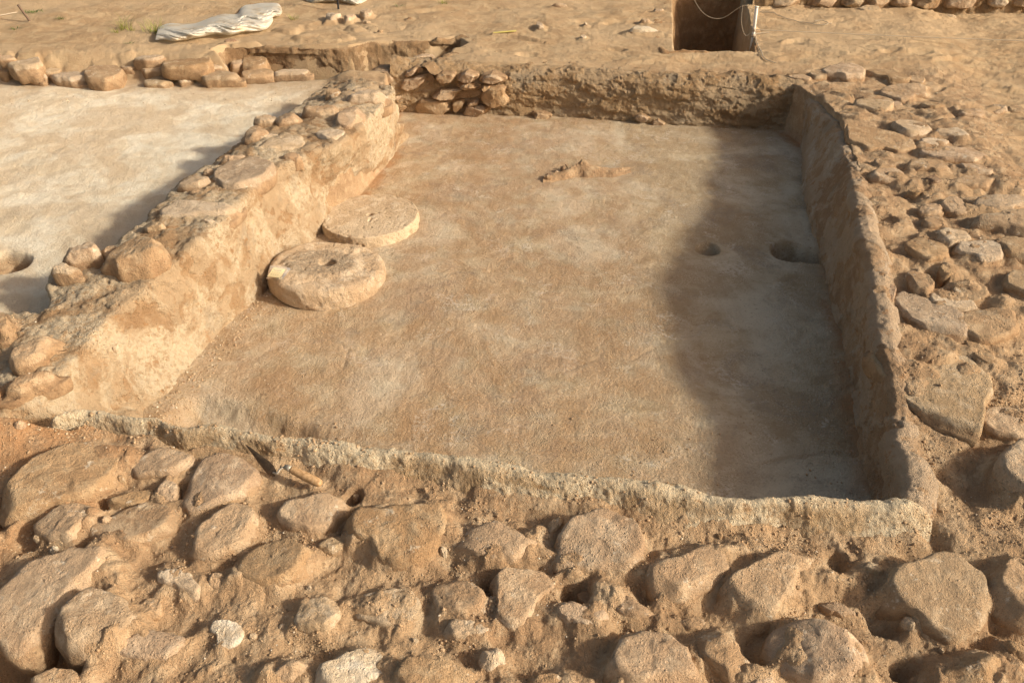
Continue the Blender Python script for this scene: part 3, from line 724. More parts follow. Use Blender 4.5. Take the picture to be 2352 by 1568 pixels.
COURSES = '''
H|285,520 300,490 350,462 460,460 480,530 430,572 310,562|.08|t|thick brown block where the low wall meets the back wall
H|480,495 560,465 625,440 680,460 560,502|.06|p|pale flaky slab on top behind the thick brown block
H|470,580 500,520 600,510 690,485 738,520 728,550 600,580 490,602|.08|t|long rounded stone capping the left end of the back wall
H|750,495 800,475 880,480 872,530 800,540|.07|g|grey capping stone at the top of the back wall's coursed part
H|895,535 900,500 960,472 1040,500 1000,535|.06|p|square capping stone right of the grey capping stone
H|1055,540 1060,500 1130,488 1235,520 1180,547|.06|p|wedge-shaped capping stone at the end of the coursed part
H|560,635 620,590 880,585 1060,600 1050,640 860,650 640,642|.10|t|long flat stone in the middle of the back wall's coursed part
H|590,690 640,652 860,660 862,750 740,765 622,740|.09|t|large rectangular stone at the bottom of the coursed part
H|868,670 950,657 940,700 880,742|.07|t|narrow stone right of the large rectangular stone
H|880,565 940,540 1050,560 1045,588 920,582|.10|p|thin slab above the long flat stone
H|450,628 520,610 542,645 470,658|.09|t|small stone at the left end of the coursed part, upper one
H|468,695 560,680 582,720 490,732|.08|t|small stone at the left end of the coursed part, lower one
H|960,665 1040,652 1040,690 970,692|.08|t|small round stone in the joint right of the narrow stone
H|918,725 990,690 1110,700 1100,742 1000,767 940,752|.08|t|triangular stone at the bottom right of the coursed part
H|1060,620 1120,570 1222,575 1205,612 1242,670 1150,700 1080,670|.10|t|bulging stone at the right end of the coursed part
H|1060,575 1080,552 1120,560 1118,590 1080,600|.07|t|fist-sized stone above the bulging stone
H|1400,745 1460,745 1528,765 1500,790 1420,775|.04|p|flat pale stone projecting at the foot of the mud face
H|2060,760 2130,755 2200,785 2120,800|.04|t|low stone at the foot of the mud face, farther right
H|2200,800 2240,790 2290,815 2250,838 2205,830|.04|t|rough stone at the foot of the mud face, nearest the corner
'''
def parse(s):
    out = []
    for ln in s.strip().splitlines():
        k, p, h, tone, lab = ln.split('|')
        pz = toZ(k, PTS(p))
        if min(q[1] for q in pz) > 1700: continue
        out.append((pz, float(h), tone, lab))
    return out
SL, CL = parse(STN), parse(COURSES)

def outline_world(pz, h, z0=None, push=0.0):
    """Footprint and height from a traced silhouette: near points lie on the ground, far points on the top."""
    a = np.array(pz); cx, cy = a.mean(0)
    if z0 is None:
        z0 = .305 if (845 < cx < 1200 and 165 < cy < 245) else Wg(min(max(cx, -200), 2500), min(cy, 1640))[2]
    lo, hi = a[:, 1].max(), a[:, 1].min()
    half = max(lo - cy, cy - hi, 1)
    c = W(cx, cy, z0 + .4 * h)
    dist = np.linalg.norm(c - [0, 0, CAM_H]); al = math.atan2(CAM_H - c[2], math.hypot(c[0], c[1]))
    pitchd = c[1] * CP + (CAM_H - c[2]) * SP
    wv = (a[:, 0].max() - a[:, 0].min()) * pitchd / FX
    A = (lo - hi) * pitchd / FX
    if 845 < cx < 1200 and 165 < cy < 245:
        h = .45 * A
    elif 100 < cy < 195 and cx < 960:
        h = min(.38 * A, .048)
    elif cy < 300 and cx < 1820:
        D = .85 * wv
        h2 = (A - D * math.sin(al)) / math.cos(al)
        if h2 < .26 * wv: h2 = min(.26 * wv, .6 * A / math.cos(al))
        h2 = min(h2, .36 * wv, .09)
        h = max(h2, .5 * h) if h2 < h else min(h2, 1.6 * h)
        h = max(min(h, .62 * A / math.cos(al)), .012)
    elif cy < 1000:
        h = max(min(h * .9, .55 * A / math.cos(al), .4 * wv), .015)
    P = []
    for px, py in pz:
        w = np.clip(.5 + .5 * (cy - py) / half, 0, 1)
        P.append(W(px, py, z0 + h * w * .9)[:2])
    return np.array(P), z0, h
def area(P):
    x, y = P[:, 0], P[:, 1]
    return .5 * (np.dot(x, np.roll(y, -1)) - np.dot(y, np.roll(x, -1)))
def radial(P, n):
    """Outline radius as seen from the centroid, n directions, corners slightly eased."""
    A = area(P); 
    if A < 0: P = P[::-1]; A = -A
    x, y = P[:, 0], P[:, 1]; x1, y1 = np.roll(x, -1), np.roll(y, -1); cr = x * y1 - x1 * y
    c = np.array([((x + x1) * cr).sum(), ((y + y1) * cr).sum()]) / (6 * A)
    th = np.linspace(0, 2 * np.pi, n, endpoint=False)
    D = np.stack([np.cos(th), np.sin(th)], 1)
    R = np.zeros(n)
    for i in range(len(P)):
        a = P[i] - c; b = P[(i + 1) % len(P)] - c; e = b - a
        den = D[:, 0] * e[1] - D[:, 1] * e[0]
        den = np.where(np.abs(den) < 1e-9, 1e-9, den)
        t = (a[0] * e[1] - a[1] * e[0]) / den
        u = (a[0] * D[:, 1] - a[1] * D[:, 0]) / den
        ok = (t > 0) & (u >= -1e-6) & (u <= 1 + 1e-6)
        R = np.where(ok & (t > R), t, R)
    R = np.where(R <= 0, np.median(R[R > 0]) if (R > 0).any() else .03, R)
    k = max(1, n // 64)
    ker = np.hanning(2 * k + 3)[1:-1]; ker /= ker.sum()
    R = np.convolve(np.r_[R[-k:], R, R[:k]], ker, 'valid')
    return c, th, R

def stone_shape(P, h, rs, seed, rough=1.0, under=.06, steep=1.0):
    """Flat-bedded stone: broken facets cut from its own outline, worn edges, buried skirt."""
    size = math.sqrt(abs(area(P)))
    n = int(np.clip(size / .0036, 48, 170))
    c, th, R = radial(P, n)
    R = R * (1.02 + .035 * fbm2(np.cos(th) * 2 + seed, np.sin(th) * 2, 1.6, 4, seed))
    Rm = R.mean()
    m = max(14, n // 4)
    r = np.linspace(0, 1, m) ** .80
    rr = np.r_[r, 1.0, .985, .95, .90]
    X = rr[:, None] * R[None] * np.cos(th); Y = rr[:, None] * R[None] * np.sin(th)
    # facet planes along the sides: directions spread round the outline
    g = rs.normal(0, .13, 2)
    Z = h * (1 + (g[0] * X + g[1] * Y) / Rm)
    k1 = .05 * h
    if rs.rand() < .75:
        a = rs.uniform(0, 6.28); sl_ = rs.uniform(.25, .6) * h / Rm
        Z = smin(Z, h * 1.04 - sl_ * ((X * math.cos(a) + Y * math.sin(a)) - rs.uniform(-.1, .3) * Rm), k1)
    nf = rs.randint(5, 9); a0 = rs.uniform(0, 6.28)
    wx = X + .10 * Rm * noise2(X / Rm * 1.5 + seed, Y / Rm * 1.5, 5); wy = Y + .10 * Rm * noise2(X / Rm * 1.5 - seed, Y / Rm * 1.5, 6)
    for k in range(nf):
        a = a0 + 6.283 * (k + rs.uniform(-.3, .3)) / nf
        j = int(a / 6.283 * n) % n
        lo = np.take(R, np.arange(j - n // 12, j + n // 12), mode='wrap').mean()
        sl_ = rs.uniform(.9, 3.2) * steep
        dist = lo * rs.uniform(.93, 1.03) - (wx * math.cos(a) + wy * math.sin(a))
        Z = smin(Z, h * .30 + sl_ * dist, .06 * h)
    d = np.clip(1 - rr, 0, 1)[:, None] * R[None]
    Z = smin(Z, h * .10 + d * 4.0, .07 * h)
    Z = np.maximum(Z, -.3 * h)
    Z[m] = Z[m - 1] - .25 * h - .008
    Z[m + 1] = Z[m] - .5 * under; Z[m + 2] = Z[m] - .8 * under; Z[m + 3] = Z[m] - under
    V = np.stack([X, Y, Z], -1)
    nr = gnormals(V, True)
    if nr[..., 2].mean() < 0: nr = -nr
    q = V + np.array([seed * 1.37, seed * .73, 0])
    fr = 1 / size
    hs = min(size, 3.2 * h)
    amp = (.034 * hs * fbm3(q, fr * 2.0, 3, seed) + .018 * hs * fbm3(q * [1, 1, 2.0], fr * 5.5, 4, seed + 7, .6)
           - .016 * hs * np.clip(.12 - np.abs(fbm3(q * [1, 1, 1.6], fr * 2.3, 2, seed + 3)), 0, 1) / .12 * (fbm3(q, fr * 1.5, 1, seed + 4) > .1)
           + .0030 * fbm3(q, 55, 3, seed + 9) + .0014 * fbm3(q, 160, 2, seed + 13))
    pits = np.clip(fbm3(q, 34, 2, seed + 17) - .38, 0, 1) * .012
    fade = np.ones(len(rr)); fade[-3:] = .3
    dsp = rough * (amp - pits) * fade[:, None]
    V = V + nr * np.clip(dsp, -.3 * h - .004, .3 * h + .004)[..., None]
    V[0] = V[1].mean(0)
    V[1] = .5 * V[1] + .5 * V[2] * .5 + .25 * V[0]
    stone_shape.low = np.clip((h * .95 - V[..., 2]) / h, 0, 1.5)
    return c, V, gridF(len(rr), n, True), size

TONE = {'t': ((.37, .24, .14), (.47, .325, .20), (.57, .43, .285)), 'g': ((.35, .245, .155), (.45, .33, .215), (.55, .43, .30)),
        'p': ((.43, .31, .195), (.53, .40, .265), (.63, .51, .37)), 'w': ((.56, .43, .29), (.68, .57, .43), (.78, .70, .58)),
        'd': ((.17, .10, .06), (.25, .155, .09), (.36, .25, .16))}
def dirt(nt, P, c):
    """Soil still clinging to the lower flanks and lying in the hollows of the top."""
    a = nt.nodes.new('ShaderNodeAttribute'); a.attribute_name = 'low'
    t = mth(nt, 'ADD', a.outputs['Fac'], mth(nt, 'MULTIPLY', mth(nt, 'SUBTRACT', nz(nt, P, 12, 5, .7), .5), 1.6))
    s = mixc(nt, rng(nt, nz(nt, P, 25, 4, .7), .4, .6), SOIL_D, SOIL_M)
    return mixc(nt, rng(nt, t, .45, .85, 0, .85), c, s)
SM = {k: earthy('stone ' + k, *v, grit=(.74, .65, .52), grit_amt=.6 if k == 'w' else .3, bumpd=.007, tintvar=.11,
                extra=(lambda nt, P, c: dirt(nt, P, mixc(nt, mth(nt, 'MULTIPLY', rng(nt, nz(nt, P, 20, 5, .72), .56, .70), rng(nt, nz(nt, P, 70, 3, .7), .42, .58)), c, (.70, .61, .48))))) for k, v in TONE.items()}

def mottle(P, c):
    return c
placed = []
for i, (pz, h, tone, lab) in enumerate(SL):
    mx_, my_ = np.array(pz).mean(0)
    h = h * (.78 if my_ > 960 else .62 if mx_ < 960 and my_ > 195 else .68 if mx_ > 1820 and my_ > 130 else 1.0)
    SL[i] = (pz, h, tone, lab)
    P, z0, h = outline_world(pz, h)
    cxy = np.array(pz).mean(0)
    placed.append(dict(P=P, z0=z0, h=h, tone=tone, lab=lab, px=cxy, i=i))
# the back-wall courses stand in the wall's face
# ------------------------------------------------------------------ soil drawn up round the stones
for s in placed:
    P = s['P']; m = .10
    x0, y0 = P.min(0) - m; x1, y1 = P.max(0) + m
    r0, r1 = np.searchsorted(yr, y0), np.searchsorted(yr, y1)
    if r1 <= r0: continue
    sub = (slice(r0, r1), slice(None))
    msk = (GX[sub] > x0) & (GX[sub] < x1)
    jj = np.where(msk.any(0))[0]
    if not len(jj): continue
    sub = (slice(r0, r1), slice(jj[0], jj[-1] + 1))
    d = sdf(P, GX[sub], GY[sub])
    front = s['px'][1] > 900
    onwall = s['px'][0] < 940 and 190 < s['px'][1] < 960
    fil = .56 if front else .42
    wd_ = .05 if front else .03
    lift = s['h'] * fil * sstep(wd_, -.02, d + .018 * fbm2(GX[sub], GY[sub], 14, 3, 300 + s['i']))
    keep = (1 - in_room[sub]) * (1 - in_white[sub])
    GZ[sub] += lift * keep
    # a slight hollow on the side away from the slope of the soil
    GZ[sub] -= .006 * np.exp(-((d - .03) / .02) ** 2) * keep

# face split into soil, room floor, white floor
V = np.stack([GX, GY, GZ], -1)
F = gridF(len(yr), len(ss))
fr = (in_room.ravel()[F].mean(1) > .5)
fw = (in_white.ravel()[F].mean(1) > .5) & (GY.ravel()[F].mean(1) < 5.62)
redm = np.clip(sstep(.10, .0, np.abs(d_room + .02)), 0, 1) * in_room * .75
redm = np.maximum(redm, sstep(.35, .05, sdf([(p[0], p[1]) for p in (W(0, 900, .3), W(150, 960, .3), W(100, 1080, .3), W(-100, 1150, .3))], GX, GY)) * .6)
redm = np.maximum(redm, sstep(.10, .0, d_room) * sstep(1.0, .5, GX + .0 * GY) * in_room * .3)
redm = redm * sstep(-.7, .3, fbm2(GX, GY, 7, 3, 501))
wh = np.clip(np.where(GY > 5.2, back_w, in_white), 0, 1)
for x0, y0, r, d in DIM[3:5]:
    wh = wh * sstep(.85, 1.08, np.hypot(GX - x0, GY - y0) / r + .15 * fbm2(GX, GY, 11, 3, 81))
at = {'room': in_room, 'white': wh, 'far': farm * (1 - .0 * wh), 'red': redm}
def sub_mesh(name, mask):
    f = F[mask]; u, inv = np.unique(f, return_inverse=True)
    return mesh_np(name, V.reshape(-1, 3)[u], inv.reshape(f.shape), M['ground'], True, None, {k: a.ravel()[u] for k, a in at.items()})
tag(sub_mesh('ground', ~fr & ~fw), kind='structure')
tag(sub_mesh('room_floor', fr), kind='structure')
tag(sub_mesh('lime_floor', fw), kind='structure')
def gz_at(x, y):
    w_ = np.interp(y, yr, wd)
    j = np.interp(x / w_, ss, np.arange(len(ss))); i = np.interp(y, yr, np.arange(len(yr)))
    i0, j0 = int(min(i, len(yr) - 2)), int(min(j, len(ss) - 2)); a, b = i - i0, j - j0
    return float((GZ[i0, j0] * (1 - b) + GZ[i0, j0 + 1] * b) * (1 - a) + (GZ[i0 + 1, j0] * (1 - b) + GZ[i0 + 1, j0 + 1] * b) * a)

# ------------------------------------------------------------------ walls as long shaped sweeps
def loft(name, stations, n, m, mat, amps, seed, edge=None, flip=False, jag=0.0, strata=(1, 1, 1), flake=(0, 0)):
    
    """stations: list of lists of 3-D control points (same count)."""
    S = np.array(stations, float)                      # k, c, 3
    L = np.stack([resample(S[:, c], n) for c in range(S.shape[1])], 1)
    prof = np.stack([linres(L[i], m) for i in range(n)], 0)
    # ease the corners of the profile
    for _ in range(max(1, m // 40)):
        prof[:, 1:-1] = .25 * prof[:, :-2] + .5 * prof[:, 1:-1] + .25 * prof[:, 2:]
    nr = gnormals(prof)
    if flip: nr = -nr
    q = prof * np.array(strata)
    a0, a1, a2, a3 = amps
    hi = sstep(.0, .12, prof[..., 2])
    dsp = a0 * fbm3(q, 3.5, 2, seed) + a1 * fbm3(q, 13, 3, seed + 5) + a2 * fbm3(q, 42, 2, seed + 9, ridged=True) + a3 * fbm3(q, 120, 2, seed + 13)
    fl = sstep(.0, .035, fbm3(q, 4.5, 5, seed + 41, .58) + .02) * flake[1]
    dsp = dsp + flake[0] * fl
    dsp = dsp - .012 * np.clip(fbm3(q, 22, 2, seed + 21) - .3, 0, 1) * (a1 > .004)
    prof = prof + nr * dsp[..., None]
    if jag:
        top = np.clip((prof[..., 2] - .15) / .1, 0, 1)
        prof[..., 2] += top * jag * (fbm3(q * [1, 1, .2], 9, 3, seed + 31) )
    F_ = gridF(n, m)
    if flip: F_ = F_[:, ::-1]
    ac = np.repeat(np.linspace(0, 1, m)[None], n, 0)
    return mesh_np(name, prof, F_, mat, attrs={'across': ac, 'flake': fl})

def at_z(p, z, dx=0.0, dy=0.0): return [p[0] + dx, p[1] + dy, z]

# left wall: outer foot, outer top, crown, inner top, face, base
st = []
for k, (a, b, c, zo, zi) in enumerate(LW):
    o, i_, b_ = wO[k], wI[k], wB[k]
    if k >= 10: b_ = np.array([b_[0], b_[1], 0]); b_[:2] = W(c[0], c[1], .22)[:2]; b_[2] = .21 - .06 * (k - 9)
    mid = (o + i_) / 2; mid[2] = max(o[2], i_[2]) + .012
    foot = at_z(o, .10, .03)
    u = .72 * i_ + .28 * b_; u[2] = .70 * i_[2]
    l_ = .32 * i_ + .68 * b_; l_[2] = .26 * i_[2] if k < 10 else b_[2] + .02
    if k < 7:
        u[:2] = .8 * i_[:2] + .2 * b_[:2]; l_[:2] = .35 * i_[:2] + .65 * b_[:2]
    bb = b_.copy(); bb[2] = -.04 if k < 10 else b_[2] - .05; bb[0] += .01
    st.append([foot, o, mid, i_, u, l_, b_, bb])
# the far end turns round into a short return face
e = [np.array(p) for p in st[0]]
end = []
for p in e:
    end.append(np.array([p[0] * .9 + e[2][0] * .1, p[1] + .045, p[2] * .96]))
end2 = [np.array([p[0] * .8 + e[2][0] * .2, p[1] + .075, p[2] * .55]) for p in e]
end3 = [np.array([p[0] * .75 + e[2][0] * .25, p[1] + .09, -.05]) for p in e]
st = [end3, end2, end] + st
left = loft('left_wall', st, 620, 130, M['left_plaster'], (.022, .016, .0055, .0024), 900, flip=False, flake=(.006, 1))
tag(left, 'low earthen wall with patchy orange lime daub, stones along its top, between both floors', 'wall')

# front ridge of lime mortar
n_r = 40
f = resample(np.c_[wF[:, :2], wF[:, 2]], n_r); g = resample(np.c_[wN[:, :2], wN[:, 2]], n_r)
st = []
for k in range(n_r):
    t = k / (n_r - 1)
    F0 = f[k]; j = np.argmin(np.abs(g[:, 0] - (F0[0] - .02))); N0 = g[j] + (F0 - g[j]) * 0
    x = F0[0]; ny = float(np.interp(x, g[:, 0], g[:, 1]))
    dy = F0[1] - ny
    zg = .235
    st.append([[x, F0[1] + .02, -.04], [x, F0[1] + .012, .14], [x, F0[1], .272], [x, F0[1] - .22 * dy, .286], [x, F0[1] - .40 * dy, .276],
               [x, F0[1] - .60 * dy, .240], [x, F0[1] - .85 * dy, .205], [x, F0[1] - 1.0 * dy, .14]])
e0 = [[p[0] - .05, p[1] + .0, p[2] - .10] for p in st[0]]; e1 = [[p[0] + .05, p[1] - .005, p[2] - .02] for p in st[-1]]; e2 = [[p[0] + .10, p[1] - .01, p[2] - .10] for p in st[-1]]
st = [e0] + st + [e1, e2]
ridge = loft('plaster_ridge', st, 760, 90, M['ridge_plaster'], (.010, .009, .0015, .0032), 1200, flip=False, jag=.006)
tag(ridge, 'long thin broken edge of white lime plaster running across the foreground', 'wall')

# right wall: lime-plastered face, jagged rim
rbx = resample(wRb, 60); 
st = []
for k, T in enumerate(wT[::-1]):
    bx = float(np.interp(T[1], rbx[::-1, 1], rbx[::-1, 0])) if T[1] > 1.9 else 1.248 + (T[1] - 1.88) * .224
    z = T[2]
    st.append([[bx, T[1], -.04], [bx + .002, T[1], .0], [bx + .01, T[1], .10], [.45 * bx + .55 * T[0], T[1], z * .6], [T[0] - .005, T[1], z - .025], [T[0] + .012, T[1], z], [T[0] + .05, T[1], z + .004],
               [T[0] + .085, T[1], z - .018], [T[0] + .15, T[1], z - .12]])
first = [[p[0] + .05, p[1] - .08, p[2] - .13] for p in st[0]]
last = [[p[0] + .02, p[1] + .14, p[2] - .06] for p in st[-1]]
st = [first] + st + [last]
rw = loft('right_wall', st, 760, 110, M['right_plaster'], (.016, .010, .0045, .0020), 1500, flip=True, jag=.009, flake=(.005, 1))
tag(rw, 'tall straight plastered wall with a jagged rim on the shaded right side of the room', 'wall')

# back wall
st = []
base = resample(wBB, 40)
for k, T in enumerate(wBT):
    by = float(np.interp(T[0], base[:, 0], base[:, 1]))
    z = T[2]; y = max(by + .05, min(T[1], by + .16))
    st.append([[T[0], by, -.04], [T[0], by, .02], [T[0], by + .01, .10], [T[0], by + .02, z * .62], [T[0], by + .045, z - .05], [T[0], by + .11, z - .005], [T[0], by + .22, z - .005],
               [T[0], by + .32, z - .06]])
bw = loft('back_wall', st, 620, 90, M['back_plaster'], (.024, .016, .0045, .0022), 1800, flip=True, jag=.010, strata=(.8, .8, 1.7), flake=(.008, 1))
tag(bw, 'long low back wall of coursed stones and crumbling mud at the far side of the room', 'wall')

# far bank of the pit behind the low wall, and the small deep trench
P0 = [W(x, y, .33) for x, y in ((497, 128), (505, 119), (523, 111), (600, 108), (700, 111), (804, 111), (849, 101), (930, 98), (986, 95), (1047, 86), (1072, 99), (1040, 114), (995, 134), (960, 150))]
cen = np.mean(P0, 0)
st = []
for p in P0:
    o_ = (p - cen)[:2]; o_ /= np.linalg.norm(o_)
    st.append([[p[0] - .05 * o_[0], p[1] - .03 * o_[1], -.12], [p[0] - .03 * o_[0], p[1] - .02 * o_[1], .10], [p[0] - .01 * o_[0], p[1], .25], [p[0], p[1], .318], [p[0] + .06 * o_[0], p[1] + .06 * o_[1], .335], [p[0] + .16 * o_[0], p[1] + .16 * o_[1], .29]])
pf = loft('pit_bank', st, 420, 46, M['pit_soil'], (.02, .016, .005, .0015), 2100, flip=True, jag=.014)
tag(pf, kind='structure')
tc = [W(1562, 114, .33), W(1728, 120, .33)]
P0 = [(2.15, 7.75), (2.13, 7.4), (1.99, 6.9), (tc[1][0] + .01, tc[1][1] + .05), (tc[1][0] - .06, tc[1][1]), ((tc[0][0] + tc[1][0]) / 2, (tc[0][1] + tc[1][1]) / 2), (tc[0][0] + .05, tc[0][1]), (tc[0][0], tc[0][1] + .06), (1.40, 6.9), (1.60, 7.62), (1.68, 7.72), (1.9, 7.76), (2.1, 7.78), (2.15, 7.75)]
cen = np.array([1.75, 6.9])
st = []
for p in P0:
    p = np.array(p); o_ = p - cen; o_ /= np.linalg.norm(o_)
    sl_ = np.array([-.11 if (p[0] < 1.75 and p[1] > tc[0][1] + .03) else 0, 0])
    tp_ = p + sl_
    st.append([[p[0] - .03 * o_[0], p[1] - .03 * o_[1], -.55], [p[0] - .02 * o_[0], p[1] - .02 * o_[1], -.1], [tp_[0], p[1], .28], [tp_[0] + .02 * o_[0], p[1] + .02 * o_[1], .335],
               [tp_[0] + .08 * o_[0], p[1] + .08 * o_[1], .345], [tp_[0] + .18 * o_[0], p[1] + .18 * o_[1], .29]])
tb = loft('trench_bank', st, 420, 60, M['left_plaster'], (.015, .012, .004, .0015), 2300, flip=True, jag=.01)
tb.data.materials.clear(); tb.data.materials.append(earthy('orange trench face', (.30, .18, .09), (.38, .235, .125), (.47, .31, .18), bumpd=.01))
tag(tb, kind='structure')

# ------------------------------------------------------------------ stone objects
GROUPS = [(lambda x, y: y > 960 and x < 2300 and y > 1000, 'stones bedded in the foreground'), (lambda x, y: x > 1820 and y > 130, 'stones of the rubble on the right'),
          (lambda x, y: x < 960 and 100 < y < 195, 'stones of the low wall at the back left'), (lambda x, y: x < 940 and y < 960, 'stones on top of the left wall')]
for s in placed:
    rs_ = np.random.RandomState(100 + s['i'])
    px, py = s['px']
    onleft = px < 940 and 195 < py < 960
    z0 = s['z0']
    P = s['P']
    if onleft:
        zc = float(np.interp(py, [190, 560, 700, 830, 950], [.428, .415, .380, .340, .30]))
        P, z0, s['h'] = outline_world(SL[s['i']][0], SL[s['i']][1], zc)
        z0 = zc - .012
    hh = s['h'] * (.82 if py > 960 else 1.1 if onleft else 1.0)
    if px < 960 and 100 < py < 195: P = P.mean(0) + (P - P.mean(0)) * [1.25, 1.15]
    if py > 960 or px > 1850 or onleft: P = P.mean(0) + (P - P.mean(0)) * (1.17 if py > 960 else 1.24 if px > 1850 else 1.06)
    if 190 < py < 960: hh *= 1.0
    c, Vs, Fs, size = stone_shape(P, hh, rs_, 40 + s['i'] * 3.1 if False else 40 + s['i'] * 3, rough=1.0, under=.035 if onleft else .05 + .2 * hh)
    o = mesh_np('stone', Vs, Fs, SM[s['tone']], attrs={'low': stone_shape.low})
    o.location = (c[0], c[1], z0)
    g = next((g for f_, g in GROUPS if f_(px, py)), 'stones on the open ground')
    tag(o, s['lab'], 'stone', g)
    s['z0f'] = z0; s['c'] = c; s['obj'] = o
# coursed stones in the vertical face
bdir = wBB[-2] - wBB[2]; bdir = bdir / np.linalg.norm(bdir)
nrm = np.array([bdir[1], -bdir[0], 0.0])
if nrm[1] > 0: nrm = -nrm
org = np.array([wBB[3][0], wBB[3][1], 0])
for i, (pz, h, tone, lab) in enumerate(CL):
    Q = []
    for px, py in pz:
        r = ray(px, py); o_ = np.array([0, 0, CAM_H])
        t = ((org - o_) @ nrm - .02) / (r @ nrm)
        p = o_ + r * t
        Q.append([(p - org) @ bdir, p[2]])
    Q = np.array(Q)
    Q = Q.mean(0) + (Q - Q.mean(0)) * [1.10, 1.14]
    rs_ = np.random.RandomState(700 + i)
    c, Vs, Fs, size = stone_shape(Q, h * .62, rs_, 900 + i * 3, rough=1.0, under=.12, steep=2.2)
    R3 = np.stack([bdir, [0, 0, 1], nrm], 0)
    Vw = Vs @ R3
    o = mesh_np('stone', Vw, Fs, SM['t'], attrs={'low': stone_shape.low})
    o.location = org + bdir * c[0] + np.array([0, 0, c[1]]) + nrm * .03
    tag(o, lab, 'stone', "coursed stones in the back wall's face")
# ------------------------------------------------------------------ millstones
def lathe(name, prof, n, mat, fn, parent=None):
    prof = np.array(prof, float)
    th = np.linspace(0, 2 * np.pi, n, endpoint=False)
    Vv = np.stack([prof[:, 0][:, None] * np.cos(th), prof[:, 0][:, None] * np.sin(th), prof[:, 1][:, None] + 0 * th], -1)
    nr = gnormals(Vv, True)
    if nr[..., 2].mean() < 0 and False: nr = -nr
    Vv = fn(Vv, nr)
    return mesh_np(name, Vv, gridF(len(prof), n, True), mat, True, parent)
def mill_profile(R, h, hole, hd, rnd):
    p = [(.001, h - hd), (hole * .8, h - hd + .004), (hole, h - hd * .5), (hole * 1.05, h - .006), (hole * 1.18, h)]
    p += [(r, h) for r in np.linspace(hole * 1.4, R - rnd, 46)]
    p += [(R - rnd + rnd * math.sin(a), h - rnd + rnd * math.cos(a)) for a in np.linspace(.2, 1.5, 8)]
    p += [(R + .004 * math.sin(q * 3.1), (h - rnd) * (1 - q) - .03 * q) for q in np.linspace(.1, 1, 14)]
    return p
c1 = W(850, 493, .055); R1 = .485 * abs(W(966, 497, .075)[0] - W(734, 497, .075)[0])
def f1(V, nr):
    q = V + 5.0
    top = nr[..., 2:3] > .5
    d = .0035 * fbm3(q, 9, 3, 2500) + .0012 * fbm3(q, 60, 3, 2501)
    pit = np.clip(fbm3(q, 75, 2, 2503) - .36, 0, 1) * .035 + np.clip(fbm3(q, 26, 2, 2504) - .55, 0, 1) * .05
    edge = np.clip(fbm3(q, 16, 3, 2506) - .1, 0, 1) * .022 * (np.hypot(V[..., 0], V[..., 1]) > R1 - .02)
    return V + nr * (d - pit - edge)[..., None]
M['mill1'] = earthy('pale pitted millstone', (.50, .365, .235), (.59, .46, .315), (.68, .56, .41), bumpd=.006)
m1 = lathe('millstone', mill_profile(R1, .055, .017, .05, .008), 260, M['mill1'], f1)
m1.location = (c1[0], c1[1], 0); m1.rotation_euler = (math.radians(-1.0), math.radians(-.5), .7)
tag(m1, 'thin flat round millstone with a pitted top, behind the other one', 'millstone', 'millstones on the room floor')
c2 = W(749, 609, .075); R2 = .485 * abs(W(886, 612, .07)[0] - W(616, 612, .07)[0])
def f2(V, nr):
    q = V + 9.0
    r = np.hypot(V[..., 0], V[..., 1])
    d = .010 * fbm3(q, 6, 3, 2600) + .0045 * fbm3(q, 24, 3, 2601, ridged=True) + .0016 * fbm3(q, 80, 2, 2602)
    boss = .012 * sstep(.17, .13, np.hypot((V[..., 0] + .03) * .8, V[..., 1]) + .03 * fbm3(q, 9, 2, 2605)) * (nr[..., 2] > .4) * (r > .03)
    pit = np.clip(fbm3(q, 30, 2, 2604) - .42, 0, 1) * .03
    chip = .03 * sstep(.06, .03, np.hypot(V[..., 0] - .16, V[..., 1] - .16)) * .5
    return V + nr * (d - pit + boss - chip)[..., None]
def mill2x(nt, P, c):
    tc = nt.nodes.new('ShaderNodeTexCoord').outputs['Object']
    sx = nt.nodes.new('ShaderNodeSeparateXYZ'); nt.links.new(tc, sx.inputs[0])
    r = mth(nt, 'SQRT', mth(nt, 'ADD', mth(nt, 'POWER', mth(nt, 'MULTIPLY', mth(nt, 'ADD', sx.outputs[0], .04), .85), 2), mth(nt, 'POWER', sx.outputs[1], 2)))
    r = mth(nt, 'ADD', r, mth(nt, 'MULTIPLY', mth(nt, 'SUBTRACT', nz(nt, P, 9, 5), .5), .16))
    k = mth(nt, 'MULTIPLY', rng(nt, r, .165, .12), rng(nt, sx.outputs[2], .06, .072))
    k = mth(nt, 'MULTIPLY', k, rng(nt, nz(nt, P, 40, 4, .7), .36, .56, .15, .75))
    return mixc(nt, k, c, (.33, .27, .20))
M['mill2'] = earthy('rough millstone', (.50, .35, .22), (.60, .45, .30), (.70, .57, .42), bumpd=.009, extra=mill2x)
m2 = lathe('millstone', mill_profile(R2, .070, .040, .05, .034), 240, M['mill2'], f2)
m2.location = (c2[0], c2[1] - .01, .012); m2.rotation_euler = (math.radians(-4.5), math.radians(4.0), .0)
tag(m2, 'thick round-edged millstone with a grey raised centre, nearest the camera', 'millstone', 'millstones on the room floor')

